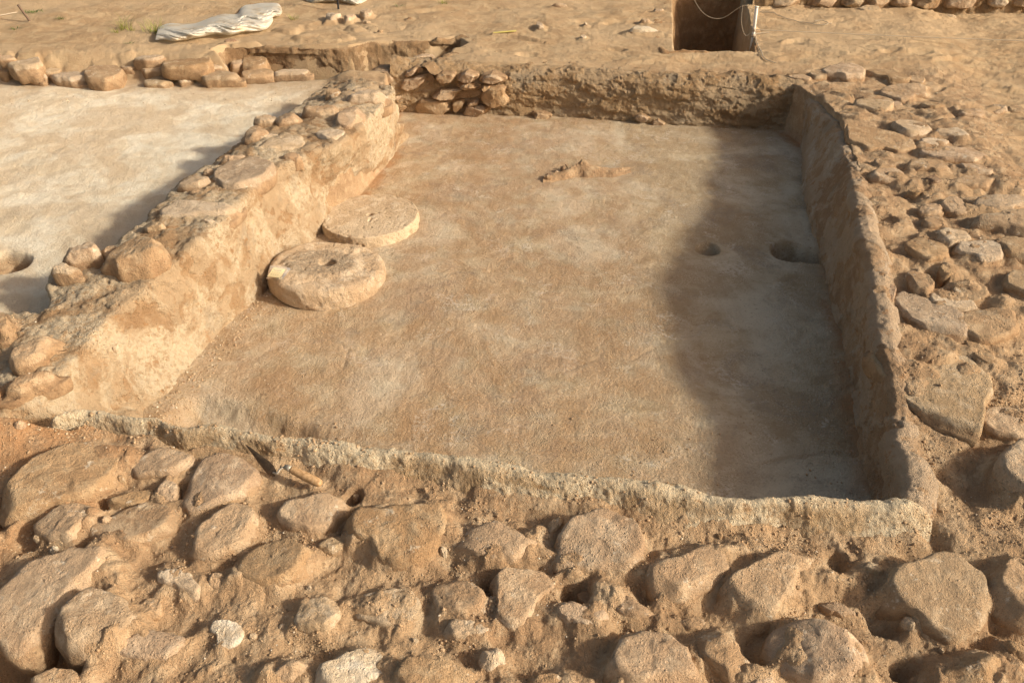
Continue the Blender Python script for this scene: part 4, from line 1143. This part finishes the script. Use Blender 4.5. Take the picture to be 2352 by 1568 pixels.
# ------------------------------------------------------------------ specimen bag on the near millstone
def simple(name, col, rough=.6, metal=0, spec=.3, trans=0.0, alpha=1.0):
    m, nt, b = mat_new(name)
    b.inputs['Base Color'].default_value = (*col, 1); b.inputs['Roughness'].default_value = rough
    b.inputs['Metallic'].default_value = metal; b.inputs['Specular IOR Level'].default_value = spec
    b.inputs['Transmission Weight'].default_value = trans; b.inputs['Alpha'].default_value = alpha
    return m
M['bag'] = simple('clear polythene', (.9, .9, .88), .18, 0, .6, .75, .55)
M['paper'] = simple('cream paper', (.78, .68, .42), .8)
M['ink'] = simple('pencil', (.30, .26, .2), .8)
bagc = W(634, 622, .135)
bag = empty('specimen_bag', tuple(bagc))
tag(bag, 'small clear bag with a cream paper label, on the near millstone\'s left edge', 'specimen bag')
def quadgrid(c00, c10, c11, c01, n, m):
    a = np.linspace(0, 1, n)[:, None, None]; b_ = np.linspace(0, 1, m)[None, :, None]
    c00, c10, c11, c01 = map(np.array, (c00, c10, c11, c01))
    return c00 * (1 - a) * (1 - b_) + c10 * a * (1 - b_) + c11 * a * b_ + c01 * (1 - a) * b_
q = quadgrid(W(612, 640, .10), W(648, 643, .118), W(668, 616, .132), W(621, 609, .150), 16, 12) - bagc
top = q.copy(); top[..., 2] += .006 * np.sin(np.linspace(0, 3.1416, 16))[:, None] + .002 * noise2(np.arange(16)[:, None] * .5, np.arange(12)[None] * .5, 3)
bot = q.copy(); bot[..., 2] -= .002
Vb = np.concatenate([top.reshape(-1, 3), bot.reshape(-1, 3)]); Fb = gridF(16, 12)
mesh_np('bag', Vb, np.concatenate([Fb, Fb[:, ::-1] + 192]), M['bag'], True, bag)
q2 = quadgrid(W(614, 636, .112), W(643, 639, .124), W(657, 619, .132), W(629, 615, .140), 6, 5) - bagc + [0, 0, .003]
lb = np.concatenate([q2.reshape(-1, 3), q2.reshape(-1, 3) - [0, 0, .0012]])
pl = mesh_np('paper_label', lb, np.concatenate([gridF(6, 5), gridF(6, 5)[:, ::-1] + 30]), M['paper'], False, bag)
inkV = []; inkF = []
for r_ in range(3):
    for k_ in range(4):
        a0, b0 = .15 + k_ * .17, .25 + r_ * .22
        def qp(a, b): return (q2[0, 0] * (1 - a) * (1 - b) + q2[-1, 0] * a * (1 - b) + q2[-1, -1] * a * b + q2[0, -1] * (1 - a) * b) + [0, 0, .0008]
        i0 = len(inkV); inkV += [qp(a0, b0), qp(a0 + .11, b0), qp(a0 + .11, b0 + .03), qp(a0, b0 + .03)]; inkF.append([i0, i0 + 1, i0 + 2, i0 + 3])
mesh_np('writing', np.array(inkV), inkF, M['ink'], False, pl)

# ------------------------------------------------------------------ trowel
def wood():
    m, nt, b = mat_new('worn beech handle')
    tc = nt.nodes.new('ShaderNodeTexCoord').outputs['Object']
    mp = nt.nodes.new('ShaderNodeMapping'); mp.inputs['Scale'].default_value = (4, 4, 4)
    nt.links.new(tc, mp.inputs[0])
    g = nz(nt, mp.outputs[0], 30, 5, .6); h = nz(nt, tc, 90, 3, .6)
    c = mixc(nt, rng(nt, g, .38, .62), (.36, .215, .10), (.53, .35, .19))
    c = mixc(nt, rng(nt, h, .55, .7, 0, .5), c, (.5, .36, .22))
    nt.links.new(c, b.inputs['Base Color']); b.inputs['Roughness'].default_value = .55; b.inputs['Specular IOR Level'].default_value = .35
    return m
def steel(name, c0, c1, rough):
    m, nt, b = mat_new(name)
    P = nt.nodes.new('ShaderNodeTexCoord').outputs['Object']
    nt.links.new(mixc(nt, rng(nt, nz(nt, P, 40, 5, .7), .42, .62), c0, c1), b.inputs['Base Color'])
    nt.links.new(rng(nt, nz(nt, P, 60, 4), .3, .7, rough, rough + .25), b.inputs['Roughness'])
    b.inputs['Metallic'].default_value = .55; b.inputs['Specular IOR Level'].default_value = .4
    return m
M['wood'] = wood(); M['blade'] = steel('brown tarnished steel', (.095, .065, .042), (.17, .115, .07), .5); M['ferrule'] = steel('dusty ferrule', (.36, .32, .26), (.5, .44, .36), .4)
tz = .262
tip = W(563, 1020, .292); heel = W(632, 1090, .268); sh0 = W(634, 1090, .268)
fe0 = W(655, 1071, .283); fe1 = W(668, 1077, .281); hd1 = W(739, 1112, .262)
gmax = max(gz_at(hd1[0], hd1[1]), gz_at(fe0[0], fe0[1]), .24)
tr = empty('trowel', (float(heel[0]), float(heel[1]), float(tz)))
tag(tr, 'pointing trowel with dark leaf blade and worn wooden handle, lying below the plaster ridge', 'trowel')
t0 = np.array([heel[0], heel[1], tz])
ax = tip - heel; L = np.linalg.norm(ax); ax /= L
wdir = np.cross(ax, [0, 0, 1]); wdir /= np.linalg.norm(wdir)
wdir = wdir * .62 + np.array([0, 0, 1]) * .70 * (1 if wdir[1] > 0 else -1); wdir /= np.linalg.norm(wdir); bn = np.cross(ax, wdir)
bl = []
ts = np.linspace(0, 1, 40)
hw = np.interp(ts, [0, .05, .16, .3, .6, .9, 1], [.005, .012, .0175, .0165, .010, .0035, .0004])
for t, w_ in zip(ts, hw):
    row = []
    for s_ in np.linspace(-1, 1, 13): row.append(heel + ax * L * t + wdir * w_ * s_ + bn * (.0012 + .002 * (s_ * s_)))
    for s_ in np.linspace(1, -1, 13): row.append(heel + ax * L * t + wdir * w_ * s_ - bn * (.0004 - .002 * (s_ * s_)))
    bl.append(row)
bl = np.array(bl) - t0
mesh_np('blade', bl, gridF(40, 26, True), M['blade'], True, tr)
tube('shank', resample(np.array([heel + ax * .012 + bn * .002, sh0 + [.004, 0, .006], (sh0 + fe0) / 2 + [0, 0, .006], fe0]), 20) - t0, .0036, M['ferrule'], tr, 10)
tube('ferrule', np.array([fe0, fe0 + (fe1 - fe0) * .5, fe1]) - t0, np.array([.0085, .0095, .0105]), M['ferrule'], tr, 20)
hp = np.array([fe1 + (hd1 - fe1) * t for t in np.linspace(0, 1, 30)]) - t0
hr = np.interp(np.linspace(0, 1, 30), [0, .04, .15, .5, .8, .93, .98, 1], [.0095, .0112, .0125, .0145, .0145, .0125, .0095, .004])
tube('handle', hp, hr, M['wood'], tr, 26)

# ------------------------------------------------------------------ broken clay rim on the floor
cr = [((1250, 404), .018), ((1275, 398), .026), ((1300, 391), .034), ((1326, 376), .055), ((1340, 366), .080), ((1355, 376), .060), ((1379, 383), .040), ((1410, 386), .032), ((1432, 385), .024), ((1450, 386), .006)]
st = []
for (x, y), h in cr:
    p = W(x, y, h); 
    st.append([[p[0] + .002, p[1] + .05 + h * .3, -.02], [p[0], p[1] + .014, h * .7], [p[0], p[1], h], [p[0] - .004, p[1] - .018, h * .85], [p[0] - .01, p[1] - .045 - h * .35, .008], [p[0] - .01, p[1] - .07 - h * .5, -.02]])
cf = loft('clay_rim', st, 200, 44, earthy('fired clay', (.30, .185, .105), (.41, .275, .165), (.51, .37, .235), bumpd=.006), (.006, .008, .003, .001), 2700, flip=True)
tag(cf, 'broken crooked rim of baked clay with a pointed peak, standing alone on the room floor', 'clay fragment')
for k, (x, y, sz, ry) in enumerate([(1262, 402, .030, .5), (1280, 396, .024, .9), (1292, 388, .020, 1.1), (1258, 408, .022, .2), (1300, 384, .016, .8)]):
    p = W(x, y, .02); rs_ = np.random.RandomState(60 + k)
    a = np.sort(rs_.uniform(0, 6.28, 7)); Pp = np.stack([np.cos(a) * sz * 1.2, np.sin(a) * sz * .8], 1)
    c, Vs, Fs, _ = stone_shape(Pp, .010, rs_, 3000 + k, under=.012)
    o = mesh_np('sherd', Vs, Fs, SM['g' if k % 2 else 'd'], attrs={'low': stone_shape.low}); o.location = (p[0], p[1], .016 + .004 * k); o.rotation_euler = (.2 * ry, ry * .6, k)
    tag(o, ['flat sherd at the left foot of the clay rim', 'tilted sherd just right of the flat one at the clay rim', 'sherd leaning on the slope of the clay rim', 'lowest sherd in front of the clay rim', 'smallest sherd, closest to the clay rim\'s peak'][k], 'sherd', 'sherds by the clay rim')

# ------------------------------------------------------------------ plastic sheets
def sheet(name, lower, upper, H, label, seed):
    n, m = 240, 90
    lo = resample(np.c_[np.array(toZ('G', PTS(lower))), np.zeros(len(PTS(lower)))], n)[:, :2]
    up = resample(np.c_[np.array(toZ('G', PTS(upper))), np.zeros(len(PTS(upper)))], n)[:, :2]
    v = np.linspace(0, 1, m)
    u = np.linspace(0, 1, n)
    Vv = np.zeros((n, m, 3))
    U, VV = np.meshgrid(u, v, indexing='ij')
    fold = fbm2(U * 8 + VV * 4, VV * 2.4 + U * 2, 1.0, 3, seed, .45, ridged=True)
    crease = fbm2(U * 14 - VV * 6, VV * 6, 1.0, 4, seed + 5, .6, ridged=True)
    hh = H * (np.sin(np.pi * np.clip(VV, .0, 1) ** .8) ** .8 * (.55 + .30 * fold) + .28 * crease * np.sin(np.pi * VV) * .16) * (np.sin(np.pi * np.clip(U * .94 + .03, 0, 1)) ** .35)
    hh = np.maximum(hh, .006) + .012
    for i in range(n):
        for j in range(m):
            px = lo[i, 0] * (1 - v[j]) + up[i, 0] * v[j]; py = lo[i, 1] * (1 - v[j]) + up[i, 1] * v[j]
            Vv[i, j] = W(px, py, .335 + hh[i, j])
    cen = Vv.reshape(-1, 3).mean(0); cen[2] = .33
    o = mesh_np(name, Vv - cen, gridF(n, m), M['plastic']); o.location = cen
    md = o.modifiers.new('thickness', 'SOLIDIFY'); md.thickness = .003
    tag(o, label, 'plastic sheet')
def plastic():
    m, nt, b = mat_new('dusty translucent sheeting')
    P = posn(nt)
    c = mixc(nt, rng(nt, nz(nt, P, 5, 5, .65), .48, .68), (.90, .88, .82), (.80, .70, .54))
    nt.links.new(c, b.inputs['Base Color'])
    b.inputs['Roughness'].default_value = .38; b.inputs['Specular IOR Level'].default_value = .45
    tl = nt.nodes.new('ShaderNodeBsdfTranslucent'); nt.links.new(c, tl.inputs[0])
    ms = nt.nodes.new('ShaderNodeMixShader'); ms.inputs[0].default_value = .5
    nt.links.new(b.outputs[0], ms.inputs[1]); nt.links.new(tl.outputs[0], ms.inputs[2])
    nt.links.new(ms.outputs[0], nt.nodes['Material Output'].inputs[0])
    return m
M['plastic'] = plastic()
sheet('plastic_sheet', '1045,268 1110,268 1180,278 1300,258 1440,232 1500,232 1560,236 1640,215 1700,212 1790,196 1830,150 1832,118 1880,106 1896,85',
      '1066,185 1140,160 1240,165 1320,158 1420,120 1500,98 1590,98 1620,60 1650,38 1700,32 1750,24 1820,22 1870,28 1892,55', .062,
      'crumpled sheet of translucent white plastic lying on the far ground at the upper left', 300)
sheet('plastic_sheet', '2030,-2 2080,14 2110,22 2180,10 2260,8 2330,20 2400,32 2450,14 2470,0', '2040,-60 2080,-60 2150,-60 2200,-60 2260,-60 2330,-60 2400,-60 2450,-60 2468,-50', .05,
      'edge of a second pale plastic sheet at the top, beside the black stake', 330)

# ------------------------------------------------------------------ stakes, cords, tape
M['black'] = simple('black iron', (.03, .03, .035), .6, .3); M['rust'] = simple('weathered peg', (.16, .11, .08), .8)
M['pvc'] = simple('white plastic pipe', (.74, .71, .66), .45, 0, .4); M['cord'] = simple('off-white cord', (.46, .39, .30), .85)
def gpt(px, py, dz=0.0, z=.335): return W(px, py, z) + [0, 0, dz]
def stake(name, bot, lean, h, r, mat, label):
    b0 = gpt(*bot)
    pts = np.array([[0, 0, -.1], [0, 0, 0], [lean * .5, 0, h * .5], [lean, 0, h]])
    o = tube(name, resample(pts, 12), r, mat, None, 12); o.location = b0
    tag(o, label, 'stake')
    return b0
stake('iron_stake', (778, 24), .0, .42, .0085, M['black'], 'thin black iron stake standing at the top edge beside the plastic')
stake('wooden_peg', (68, 49), -.05, .13, .010, M['rust'], 'short dark peg leaning in the ground at the top left')
pb = gpt(1729, 90)
hp_ = (pb[1] / ray(1738, 17)[1]); ptop = np.array([0, 0, CAM_H]) + ray(1738, 17) * hp_
pipe = empty('pipe_stake', tuple(pb)); tag(pipe, 'white plastic pipe standing upright at the right lip of the small trench', 'stake')
tube('pipe', np.array([[0, 0, -.12], [0, 0, 0], (ptop - pb) * .5, ptop - pb]), .0125, M['pvc'], pipe, 16)
tube('cap', np.array([(ptop - pb) * .99, (ptop - pb) * 1.02]), .0145, M['pvc'], pipe, 16)
tube('cord_knot', np.array([(ptop - pb) * .30 + [.0, 0, -.012], (ptop - pb) * .30, (ptop - pb) * .30 + [0, 0, .012]]), np.array([.015, .0165, .015]), M['cord'], pipe, 14)
tube('cord_knot', np.array([(ptop - pb) * .12 + [.0, 0, -.012], (ptop - pb) * .12, (ptop - pb) * .12 + [0, 0, .012]]), np.array([.015, .017, .015]), M['cord'], pipe, 14)
def cord(pts, r, label, name='cord'):
    pts = resample(np.array(pts), 90)
    pts[:, 2] = np.maximum(pts[:, 2], [(.30 if False else -9) for _ in pts])
    c0 = pts[0].copy()
    o = tube(name, pts - c0, r, M['cord'], None, 7); o.location = c0
    tag(o, label, 'cord'); return o
a = pb + (ptop - pb) * .30
far_end = np.array([5.9, a[1] - .35, .36])
cord([a, a + (far_end - a) * .33 - [0, 0, .012], a + (far_end - a) * .66 - [0, 0, .012], far_end], .0026, 'long taut pale cord running right from the white pipe across the open ground')
t_ = pb + (ptop - pb) * .80
cord([t_, t_ + [-.10, .0, .06], t_ + [-.26, .02, -.04], t_ + [-.42, .05, .02], t_ + [-.55, .25, .25]], .0014, 'slack cord looping left from the white pipe over the small trench')
cord([t_ + [-.11, 0, .06], t_ + [-.10, 0, -.06], t_ + [-.05, 0, -.16], a + [0, 0, 0]], .0018, 'short cord hanging between the slack loop and the white pipe')
def onground(zl, dz=.006):
    out = []
    for x, y in zl:
        p = gpt(x, y); out.append([p[0], p[1], gz_at(p[0], p[1]) + dz])
    return out
def I2Z(s): return toZ('I', PTS(s))
def dense(zl):
    q = resample(np.c_[np.array(zl), np.zeros(len(zl))], 40)[:, :2]
    return onground([tuple(v) for v in q], .008)
cord(dense(I2Z('660,226 666,270 690,320 712,368 745,385 792,397')), .0032, 'loose cord end trailing on the ground below the white pipe')
cord(dense(I2Z('690,95 770,105 850,128 950,150 1040,172 1100,176 1116,164 1080,152 1030,156')), .0026, 'thin loose cord curling on the ground right of the white pipe')
cord(dense(I2Z('662,232 700,226 745,224')), .0026, 'short cord tail lying right of the white pipe\'s foot')
cord(dense(toZ('G', PTS('-80,128 0,120 60,106 115,92'))), .004, 'white cord on the ground at the top left, ending at the dark peg')
tp = [gpt(1133, 80, .02), gpt(1186, 76, .022), gpt(1186, 78.5, .022), gpt(1133, 82, .02)]
tp = np.array(tp); cen = tp.mean(0)
Vt = np.concatenate([tp, tp - [0, 0, .003]]) - cen
o = mesh_np('tape_strip', Vt, [[0, 1, 2, 3], [7, 6, 5, 4], [0, 4, 5, 1], [1, 5, 6, 2], [2, 6, 7, 3], [3, 7, 4, 0]], simple('yellow tape', (.62, .53, .16), .6), False)
o.location = cen; tag(o, 'narrow strip of yellow tape lying on the ground behind the back wall', 'tape')

# ------------------------------------------------------------------ grass
M['grass'] = simple('yellow green grass', (.26, .27, .07), .7)
M['grass2'] = simple('low green weed', (.12, .16, .045), .7)
for k, (key, x, y, h, nb, sp, low, lab) in enumerate([
        ('G', 835, 200, .13, 46, .10, 0, 'upright yellow-green grass tuft left of the crumpled plastic'),
        ('G', 1050, 215, .12, 60, .16, 0, 'grass tuft growing out from under the plastic\'s left end'),
        ('G', 785, 225, .05, 26, .06, 0, 'small low sprig below the upright grass tuft'),
        ('G', 885, 210, .04, 22, .05, 0, 'thin sprig right of the upright grass tuft'),
        ('G', 225, 95, .03, 60, .14, 1, 'low dark green weed near the dark peg at the top left'),
        ('G', 412, 140, .025, 26, .05, 1, 'tiny weed on the open ground at the upper left'),
        ('G', 104, 200, .025, 22, .05, 1, 'tiny weed near the left edge on the open ground'),
        ('G', 1975, 135, .05, 30, .07, 0, 'small grass sprig right of the crumpled plastic'),
        ('G', 880, 328, .02, 26, .06, 1, 'flat weed above the low back wall'),
        ('H', 797, 35, .04, 40, .08, 0, 'bright grass sprig near the top centre'),
        ('H', 500, 52, .03, 24, .06, 1, 'flat weed left of the bright sprig near the top centre')]):
    zx, zy = toZ(key, [(x, y)])[0]; c = gpt(zx, zy); c[2] = gz_at(c[0], c[1])
    rs_ = np.random.RandomState(900 + k); Vg = []; Fg = []
    for b_ in range(nb):
        r0 = rs_.uniform(0, sp * .5); a0 = rs_.uniform(0, 6.28); a = a0 + rs_.normal(0, .5)
        p0 = np.array([math.cos(a0) * r0 * 1.3, math.sin(a0) * r0, -.01]); L_ = h * rs_.uniform(.5, 1.15); bend = rs_.uniform(.3, 1.3) * (1 + low)
        w_ = .0024 + .002 * low; sd_ = np.array([-math.sin(a), math.cos(a), 0]) * w_
        for s_ in range(6):
            t = s_ / 5; q = p0 + np.array([math.cos(a) * bend * t * t * L_, math.sin(a) * bend * t * t * L_, L_ * t * (1 - .3 * t * bend) + .01 * t])
            Vg += [q - sd_ * (1 - t * .9), q + sd_ * (1 - t * .9)]
            if s_ < 5: i0 = b_ * 12 + s_ * 2; Fg.append([i0, i0 + 1, i0 + 3, i0 + 2])
    o = mesh_np('grass_tuft', np.array(Vg), Fg, M['grass2' if low else 'grass']); o.location = c
    tag(o, lab, 'grass tuft', 'grass tufts on the far ground')

# ------------------------------------------------------------------ far dry-stone wall at the top right
fw0 = gpt(1745, 24); fw1 = gpt(2420, 24)
Lw = np.linalg.norm(fw1 - fw0); dw_ = (fw1 - fw0) / Lw
st = []
for t in np.linspace(-.02, 1.6, 14):
    p = fw0 + dw_ * Lw * t
    st.append([[p[0], p[1] + .04, .20], [p[0], p[1] + .06, .36], [p[0], p[1] + .09, .50], [p[0], p[1] + .15, .58], [p[0], p[1] + .5, .60], [p[0], p[1] + .9, .56], [p[0], p[1] + 1.1, .3]])
fwall = loft('far_wall', st, 420, 60, M['back_plaster'], (.03, .03, .010, .002), 3300, flip=True)
tag(fwall, 'low earth and stone wall along the top right of the picture', 'wall')
x = .0; row = 0; rs_ = np.random.RandomState(77); names = ['bottom', 'second', 'third']
for row in range(3):
    x = rs_.uniform(0, .1); k = 0
    while x < Lw * 1.12:
        w_ = rs_.uniform(.14, .34); hgt = rs_.uniform(.065, .10)
        if rs_.rand() < .12: x += .06
        a = np.linspace(0, 6.28, 9)[:-1] + rs_.uniform(-.2, .2, 8)
        Pp = np.stack([np.sign(np.cos(a)) * np.abs(np.cos(a)) ** .6 * w_ * .52, np.sign(np.sin(a)) * np.abs(np.sin(a)) ** .7 * hgt * .56], 1)
        c, Vs, Fs, _ = stone_shape(Pp, .055, np.random.RandomState(5000 + row * 60 + k), 5000 + row * 100 + k * 3, under=.10)
        Vw = Vs @ np.array([[1, 0, 0], [0, 0, 1], [0, -1, 0]], float)
        o = mesh_np('stone', Vw, Fs, SM['t' if rs_.rand() < .7 else 'p'], attrs={'low': stone_shape.low})
        p = fw0 + dw_ * (x + w_ / 2)
        o.location = (p[0], p[1] + .062 + .02 * row, .335 + .05 + row * .092 + rs_.uniform(-.008, .008)); o.rotation_euler = (0, rs_.uniform(-.08, .08), rs_.uniform(-.1, .1))
        k += 1
        n_ = '%d%s' % (k, 'th' if 10 < k < 20 else {1: 'st', 2: 'nd', 3: 'rd'}.get(k % 10, 'th'))
        tag(o, "%s stone from the left in the %s course of the far wall" % (n_, names[row]), 'stone', 'stones of the far wall')
        x += w_ * 1.02
# ------------------------------------------------------------------ single pebbles
PEB = [('B', 1300, 680, .012, 'w', 'white pebble in the shade between the big angular block and the lumpy stone'), ('A', 415, 562, .012, 'w', 'white pebble above the largest flat slab'),
       ('A', 1912, 1222, .011, 'p', 'pale pebble right of the crumbly white lump'), ('B', 716, 320, .014, 't', 'brown pebble in the small hollow under the ridge'),
       ('A', 805, 335, .014, 't', 'reddish pebble right of the rounded tan block'), ('B', 1180, 270, .009, 't', 'small pebble on the soil below the ridge, above the big block'),
       ('C', 1030, 528, .010, 't', 'small pebble on the soil above the scooped stone'), ('J', 780, 165, .014, 'p', 'pale pebble stuck on the slope of the left wall'),
       ('J', 137, 672, .016, 't', 'small stone on the orange soil left of the ridge\'s end'), ('A', 915, 25, .013, 't', 'larger crumb on the soil above the buried stone'),
       ('B', 1110, 1278, .008, 'w', 'tiny white pebble left of the small pointed stone'), ('D', 1050, 1365, .008, 'g', 'dark pebble above the smooth corner boulder'),
       ('B', 395, 930, .009, 'p', 'pale pebble above the squarish pale stone'), ('B', 218, 1185, .008, 'p', 'pale pebble left of the squarish pale stone'),
       ('A', 285, 470, .010, 'p', 'pale pebble in the shade left of the rounded tan block')]
bpy.context.view_layer.update()
dg = bpy.context.evaluated_depsgraph_get()
def drop(x, y):
    ok, loc, nn, idx, ob, mx = scene.ray_cast(dg, Vector((x, y, 3.0)), Vector((0, 0, -1)))
    return (loc, nn, ob) if ok else (None, None, None)
def hit(px, py):
    r = ray(px, py); r = Vector(r / np.linalg.norm(r))
    ok, loc, nn, idx, ob, mx = scene.ray_cast(dg, Vector((0, 0, CAM_H)), r)
    return loc if ok else None
for k, (key, x, y, r, tone, lab) in enumerate(PEB):
    zx, zy = toZ(key, [(x, y)])[0]
    p = hit(zx, zy)
    if p is None: continue
    rs_ = np.random.RandomState(k)
    a = np.linspace(0, 6.28, 8)[:-1] + rs_.uniform(-.2, .2, 7); Pp = np.stack([np.cos(a) * r * 1.15, np.sin(a) * r * .9], 1)
    c, Vs, Fs, _ = stone_shape(Pp, r * 1.2, rs_, 6000 + k * 3, under=r * .8)
    o = mesh_np('pebble', Vs, Fs, SM[tone]); o.location = (p[0], p[1], p[2] - .001); o.rotation_euler = (0, 0, rs_.uniform(0, 6))
    tag(o, lab, 'pebble', 'loose pebbles')

# ------------------------------------------------------------------ grit and crumbs of soil
rs_ = np.random.RandomState(12)
phi = (1 + 5 ** .5) / 2
ico = np.array([(-1, phi, 0), (1, phi, 0), (-1, -phi, 0), (1, -phi, 0), (0, -1, phi), (0, 1, phi), (0, -1, -phi), (0, 1, -phi), (phi, 0, -1), (phi, 0, 1), (-phi, 0, -1), (-phi, 0, 1)]) / 1.9
icf = np.array([(0, 11, 5), (0, 5, 1), (0, 1, 7), (0, 7, 10), (0, 10, 11), (1, 5, 9), (5, 11, 4), (11, 10, 2), (10, 7, 6), (7, 1, 8), (3, 9, 4), (3, 4, 2), (3, 2, 6), (3, 6, 8), (3, 8, 9), (4, 9, 5), (2, 4, 11), (6, 2, 10), (8, 6, 7), (9, 8, 1)])
def scatter(name, label, cat, n, gen, rad, mat, seed):
    pts = []
    tries = 0
    while len(pts) < n and tries < n * 6:
        tries += 1
        x, y, dens = gen()
        if rs_.rand() > dens: continue
        loc, nn, ob = drop(x, y)
        if loc is None or ob.name.split('.')[0] in ('blade', 'handle', 'ferrule', 'shank', 'bag', 'paper_label', 'plastic_sheet', 'millstone', 'writing', 'pipe', 'cap', 'grass_tuft'): continue
        if nn.z < .45 or (gen is g_front and loc.z < .10 and rs_.rand() < .9): continue
        pts.append((loc.x, loc.y, loc.z))
    P = np.array(pts); k = len(P)
    r = rad(P, k)
    Vv = ico[None] * r[:, None, None] * rs_.uniform(.72, 1.28, (k, 12, 1)) * rs_.uniform(.7, 1.2, (k, 1, 3))
    a = rs_.uniform(0, 6.28, k); ca, sa = np.cos(a), np.sin(a)
    X = Vv[..., 0] * ca[:, None] - Vv[..., 1] * sa[:, None]; Y = Vv[..., 0] * sa[:, None] + Vv[..., 1] * ca[:, None]
    Vv = np.stack([X, Y, Vv[..., 2] * .8], -1) + P[:, None] + np.array([0, 0, 1]) * (r * .25)[:, None, None]
    Ff = (icf[None] + (np.arange(k) * 12)[:, None, None]).reshape(-1, 3)
    o = mesh_np(name, Vv.reshape(-1, 3), Ff, mat, False)
    tag(o, label, cat, None, 'stuff')
    return o
def dn(x, y, f=5, s=0, lo=.0, hi=.5): return float(.08 + .92 * sstep(lo, hi, noise2(np.array([x * f]), np.array([y * f]), s) + .5 * noise2(np.array([x * f * 3]), np.array([y * f * 3]), s + 1))[0])
def g_front():
    y = rs_.uniform(.85, 2.3); x = rs_.uniform(-1.6 - .3 * (y - 1), 1.7 + .3 * (y - 1)); return x, y, dn(x, y, 5, 801)
def g_mid():
    t = rs_.rand()
    if t < .45: y = rs_.uniform(1.7, 5.6); return 1.2 + .224 * (y - 1.88) + rs_.uniform(0, 1.2), y, dn(1, y, 4, 802) * .9
    if t < .80: y = rs_.uniform(1.9, 5.0); return -1.45 + .22 * (y - 2.2) + rs_.uniform(-.55, .12), y, 1.0
    y = rs_.uniform(5.2, 8.0); return rs_.uniform(-3.5, 4.5), y, dn(y, t * 9, 2, 803)
def x_room(y): return rs_.uniform(-1.2, 1.0)
def g_room():
    y = rs_.uniform(1.9, 5.3); x = -1.4 + .2 * (y - 2) + abs(rs_.normal(0, .25)) if rs_.rand() < .6 else x_room(y); return x, y, .8 * float(np.exp(-max(0, x + 1.0) * 1.6))
sz = lambda lo, hi, p: (lambda P, k: lo + (hi - lo) * rs_.rand(k) ** p)
M['crumb'] = earthy('soil crumbs', SOIL_D, SOIL_M, SOIL_L, bumpd=.003)
def gritm():
    m, nt, b = mat_new('mixed grit')
    g = nt.nodes.new('ShaderNodeNewGeometry')
    cr_ = nt.nodes.new('ShaderNodeValToRGB'); cr_.color_ramp.interpolation = 'CONSTANT'
    e = cr_.color_ramp.elements; e[0].color = (.42, .29, .18, 1); e[1].position = .3; e[1].color = (.50, .385, .255, 1)
    for p_, c_ in ((.5, (.34, .24, .15, 1)), (.70, (.48, .36, .23, 1)), (.93, (.66, .58, .46, 1))):
        q_ = e.new(p_); q_.color = c_
    nt.links.new(g.outputs['Random Per Island'], cr_.inputs[0]); nt.links.new(cr_.outputs[0], b.inputs['Base Color'])
    return m
M['grit'] = gritm()
scatter('soil_crumbs', 'loose brown crumbs of soil between the foreground stones', 'soil crumbs', 9000, g_front, sz(.0012, .0062, 4), M['crumb'], 1)
scatter('gravel', 'fine pale grit scattered over the foreground', 'gravel', 15000, g_front, sz(.0008, .0034, 3), M['grit'], 2)
scatter('gravel', 'fine grit on the walls and the ground farther off', 'gravel', 9000, g_mid, sz(.0012, .0055, 4.5), M['grit'], 3)
scatter('gravel', 'sparse grit along the foot of the left wall on the room floor', 'gravel', 500, g_room, sz(.0008, .0024, 3), M['grit'], 4)
